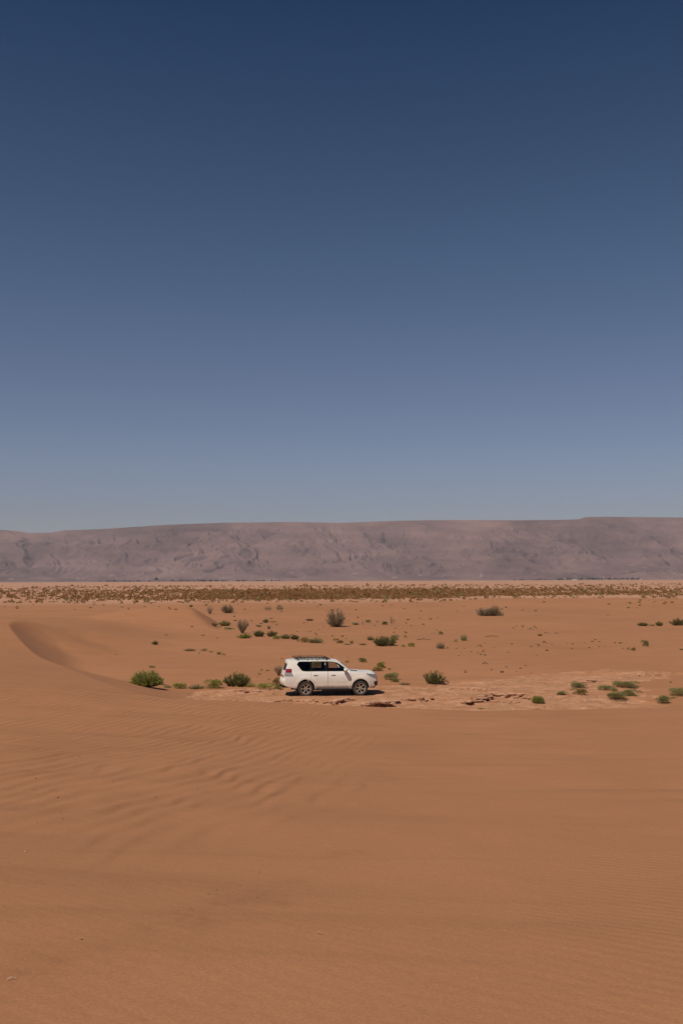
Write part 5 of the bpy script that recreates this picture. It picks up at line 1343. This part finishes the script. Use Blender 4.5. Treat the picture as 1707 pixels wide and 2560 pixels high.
    for s in (-1, 1):
        for z, a, b in ((zl, u0 + .10, u1 + .10), (zh, u0, u1 - .10)): rod(bm, (a, s * hw, z), (b, s * hw, z), .015)
        rod(bm, (u0 + .10, s * hw, zl), (u0, s * hw, zh), .015); rod(bm, (u1 + .10, s * hw, zl), (u1 - .10, s * hw, zh), .015)
        for q in (.45, .85, 1.25): rod(bm, (u0 + q, s * hw, zl), (u0 + q, s * hw, zh), .010)
    for z, a in ((zl, u0 + .10), (zh, u0), (zl, u1 + .10), (zh, u1 - .10)): rod(bm, (a, -hw, z), (a, hw, z), .015)
    link('rack_rail', bm_mesh('rack_rail', bm, 40), rk, [M['rack']])
    bm = bmesh.new()
    for q in np.linspace(u0 + .2, u1 - .02, 9): bx(bm, (q, 0, zl - .004), (.045, hw * 2, .018))
    for y in (-.3, 0, .3): bx(bm, ((u0 + u1) / 2 + .1, y, zl - .016), (u1 - u0, .03, .012))
    link('rack_slats', bm_mesh('rack_slats', bm), rk, [M['rack']])
    for q in (.75, 1.25, 1.75, 2.2):
        for s in (-1, 1):
            bm = bmesh.new(); rod(bm, (q, s * (hw - .02), zl), (q, s * (hw + .05), 1.785), .014); bx(bm, (q, s * (hw + .045), 1.79), (.09, .05, .03)); link('rack_foot', bm_mesh('rack_foot', bm, 40), rk, [M['rack']])
    # cabin
    def seat(u, y, w=.50):
        e = bmesh.new(); vs1 = bx(e, (u, y, .80), (.52, w, .18)); bx(e, (u - .30, y, 1.10), (.14, w * .96, .58), Euler((0, -.22, 0)))
        bmesh.ops.bevel(e, geom=e.edges[:], offset=.04, segments=3); o = link('seat', bm_mesh('seat', e, 50), root, [M['seat']])
        e = bmesh.new(); bx(e, (u - .40, y, 1.47), (.10, .26, .17), Euler((0, -.15, 0))); bmesh.ops.bevel(e, geom=e.edges[:], offset=.035, segments=3); rod(e, (u - .38, y - .06, 1.33), (u - .395, y - .06, 1.42), .007); rod(e, (u - .38, y + .06, 1.33), (u - .395, y + .06, 1.42), .007)
        link('headrest', bm_mesh('headrest', e, 50), o, [M['seat']])
    for y in (-.42, .42): seat(2.62, y)
    for y in (-.50, 0, .50): seat(1.72, y, .48)
    bm = bmesh.new(); bx(bm, (3.18, 0, 1.06), (.34, 1.45, .30)); bmesh.ops.bevel(bm, geom=bm.edges[:], offset=.05, segments=3); link('dashboard', bm_mesh('dashboard', bm, 50), root, [M['cabin']])
    sw = bpy.data.meshes.new('sw'); bm = bmesh.new()
    for k in range(24):
        a = k / 24 * 6.2832; b = (k + 1) / 24 * 6.2832; rod(bm, (2.98 + .06 * math.sin(a), .40 + .18 * math.cos(a), 1.13 + .17 * math.sin(a)), (2.98 + .06 * math.sin(b), .40 + .18 * math.cos(b), 1.13 + .17 * math.sin(b)), .014, 6)
    rod(bm, (2.98, .40, 1.13), (3.12, .40, 1.06), .03); link('steering_wheel', bm_mesh('steering_wheel', bm, 40), root, [M['cabin']])
    bm = bmesh.new(); bx(bm, (.68, 0, 1.02), (.72, 1.30, .70)); bmesh.ops.bevel(bm, geom=bm.edges[:], offset=.08, segments=2); link('luggage', bm_mesh('luggage', bm, 50), root, [M['cabin']])
    for s in (-1, 1):
        bm = bmesh.new(); y = s * .755
        bx(bm, (2.135, y, 1.42), (.035, .008, .36), Euler((0, .04, 0))); bx(bm, (2.11, y, 1.60), (.05, .012, .09)); bx(bm, (2.085, y, 1.535), (.02, .01, .12), Euler((0, .5, 0))); link('seat_belt', bm_mesh('seat_belt', bm), root, [M['belt']])
    bm = bmesh.new(); bx(bm, (2.78, 0, 1.60), (.02, .22, .07)); link('inner_mirror', bm_mesh('inner_mirror', bm), root, [M['black']])
    # recentre on the wheelbase and put it on the ground
    for o in root.children: o.location = Vector(o.location) + Vector((-2.515, 0, 0))
    xr, yr, zr = ground_at(762, 1739.5, 40)              # near rear wheel foot
    c, s = math.cos(YAW), math.sin(YAW)
    lx, ly = AX_R - 2.515, -.795
    px, py = xr - (c * lx - s * ly), yr - (s * lx + c * ly)
    zs = []
    for ux in (AX_R, AX_F):
        for ly in (-.795, .795):
            lx = ux - 2.515; zs.append(float(full_height([px + c * lx - s * ly], [py + s * lx + c * ly])[0]))
    pitch = math.atan2((zs[0] + zs[1]) / 2 - (zs[2] + zs[3]) / 2, 2.79); rollc = math.atan2((zs[1] + zs[3]) / 2 - (zs[0] + zs[2]) / 2, 1.59)
    root.location = (px, py, sum(zs) / 4 - .015); root.rotation_euler = (rollc, pitch, YAW); root.scale = (.972, .972, .972)
    print('CAR at', px, py, zs)
build_car()
# ------------------------------------------------------------------ haze
def build_haze():
    m, nt, out = nodes('haze_air')
    v = N(nt, 'VolumePrincipled'); v.inputs['Color'].default_value = (0.74, 0.80, 0.95, 1)
    v.inputs['Density'].default_value = HAZE
    v.inputs['Anisotropy'].default_value = 0.1
    nt.links.new(v.outputs[0], out.inputs['Volume'])
    bm = bmesh.new(); bmesh.ops.create_cube(bm, size=1)
    me = bm_mesh('haze', bm); o = link('haze', me, None, [m])
    x = 46000; y0 = -11000; y1 = 12600; z0 = -25; z1 = 680
    o.scale = (2 * x, y1 - y0, z1 - z0); o.location = (0, (y0 + y1) / 2, (z0 + z1) / 2)
    tag(o, kind='stuff', label='thin pale haze in the air over the plain', cat='haze')
HAZE = 4.2e-5
build_haze()
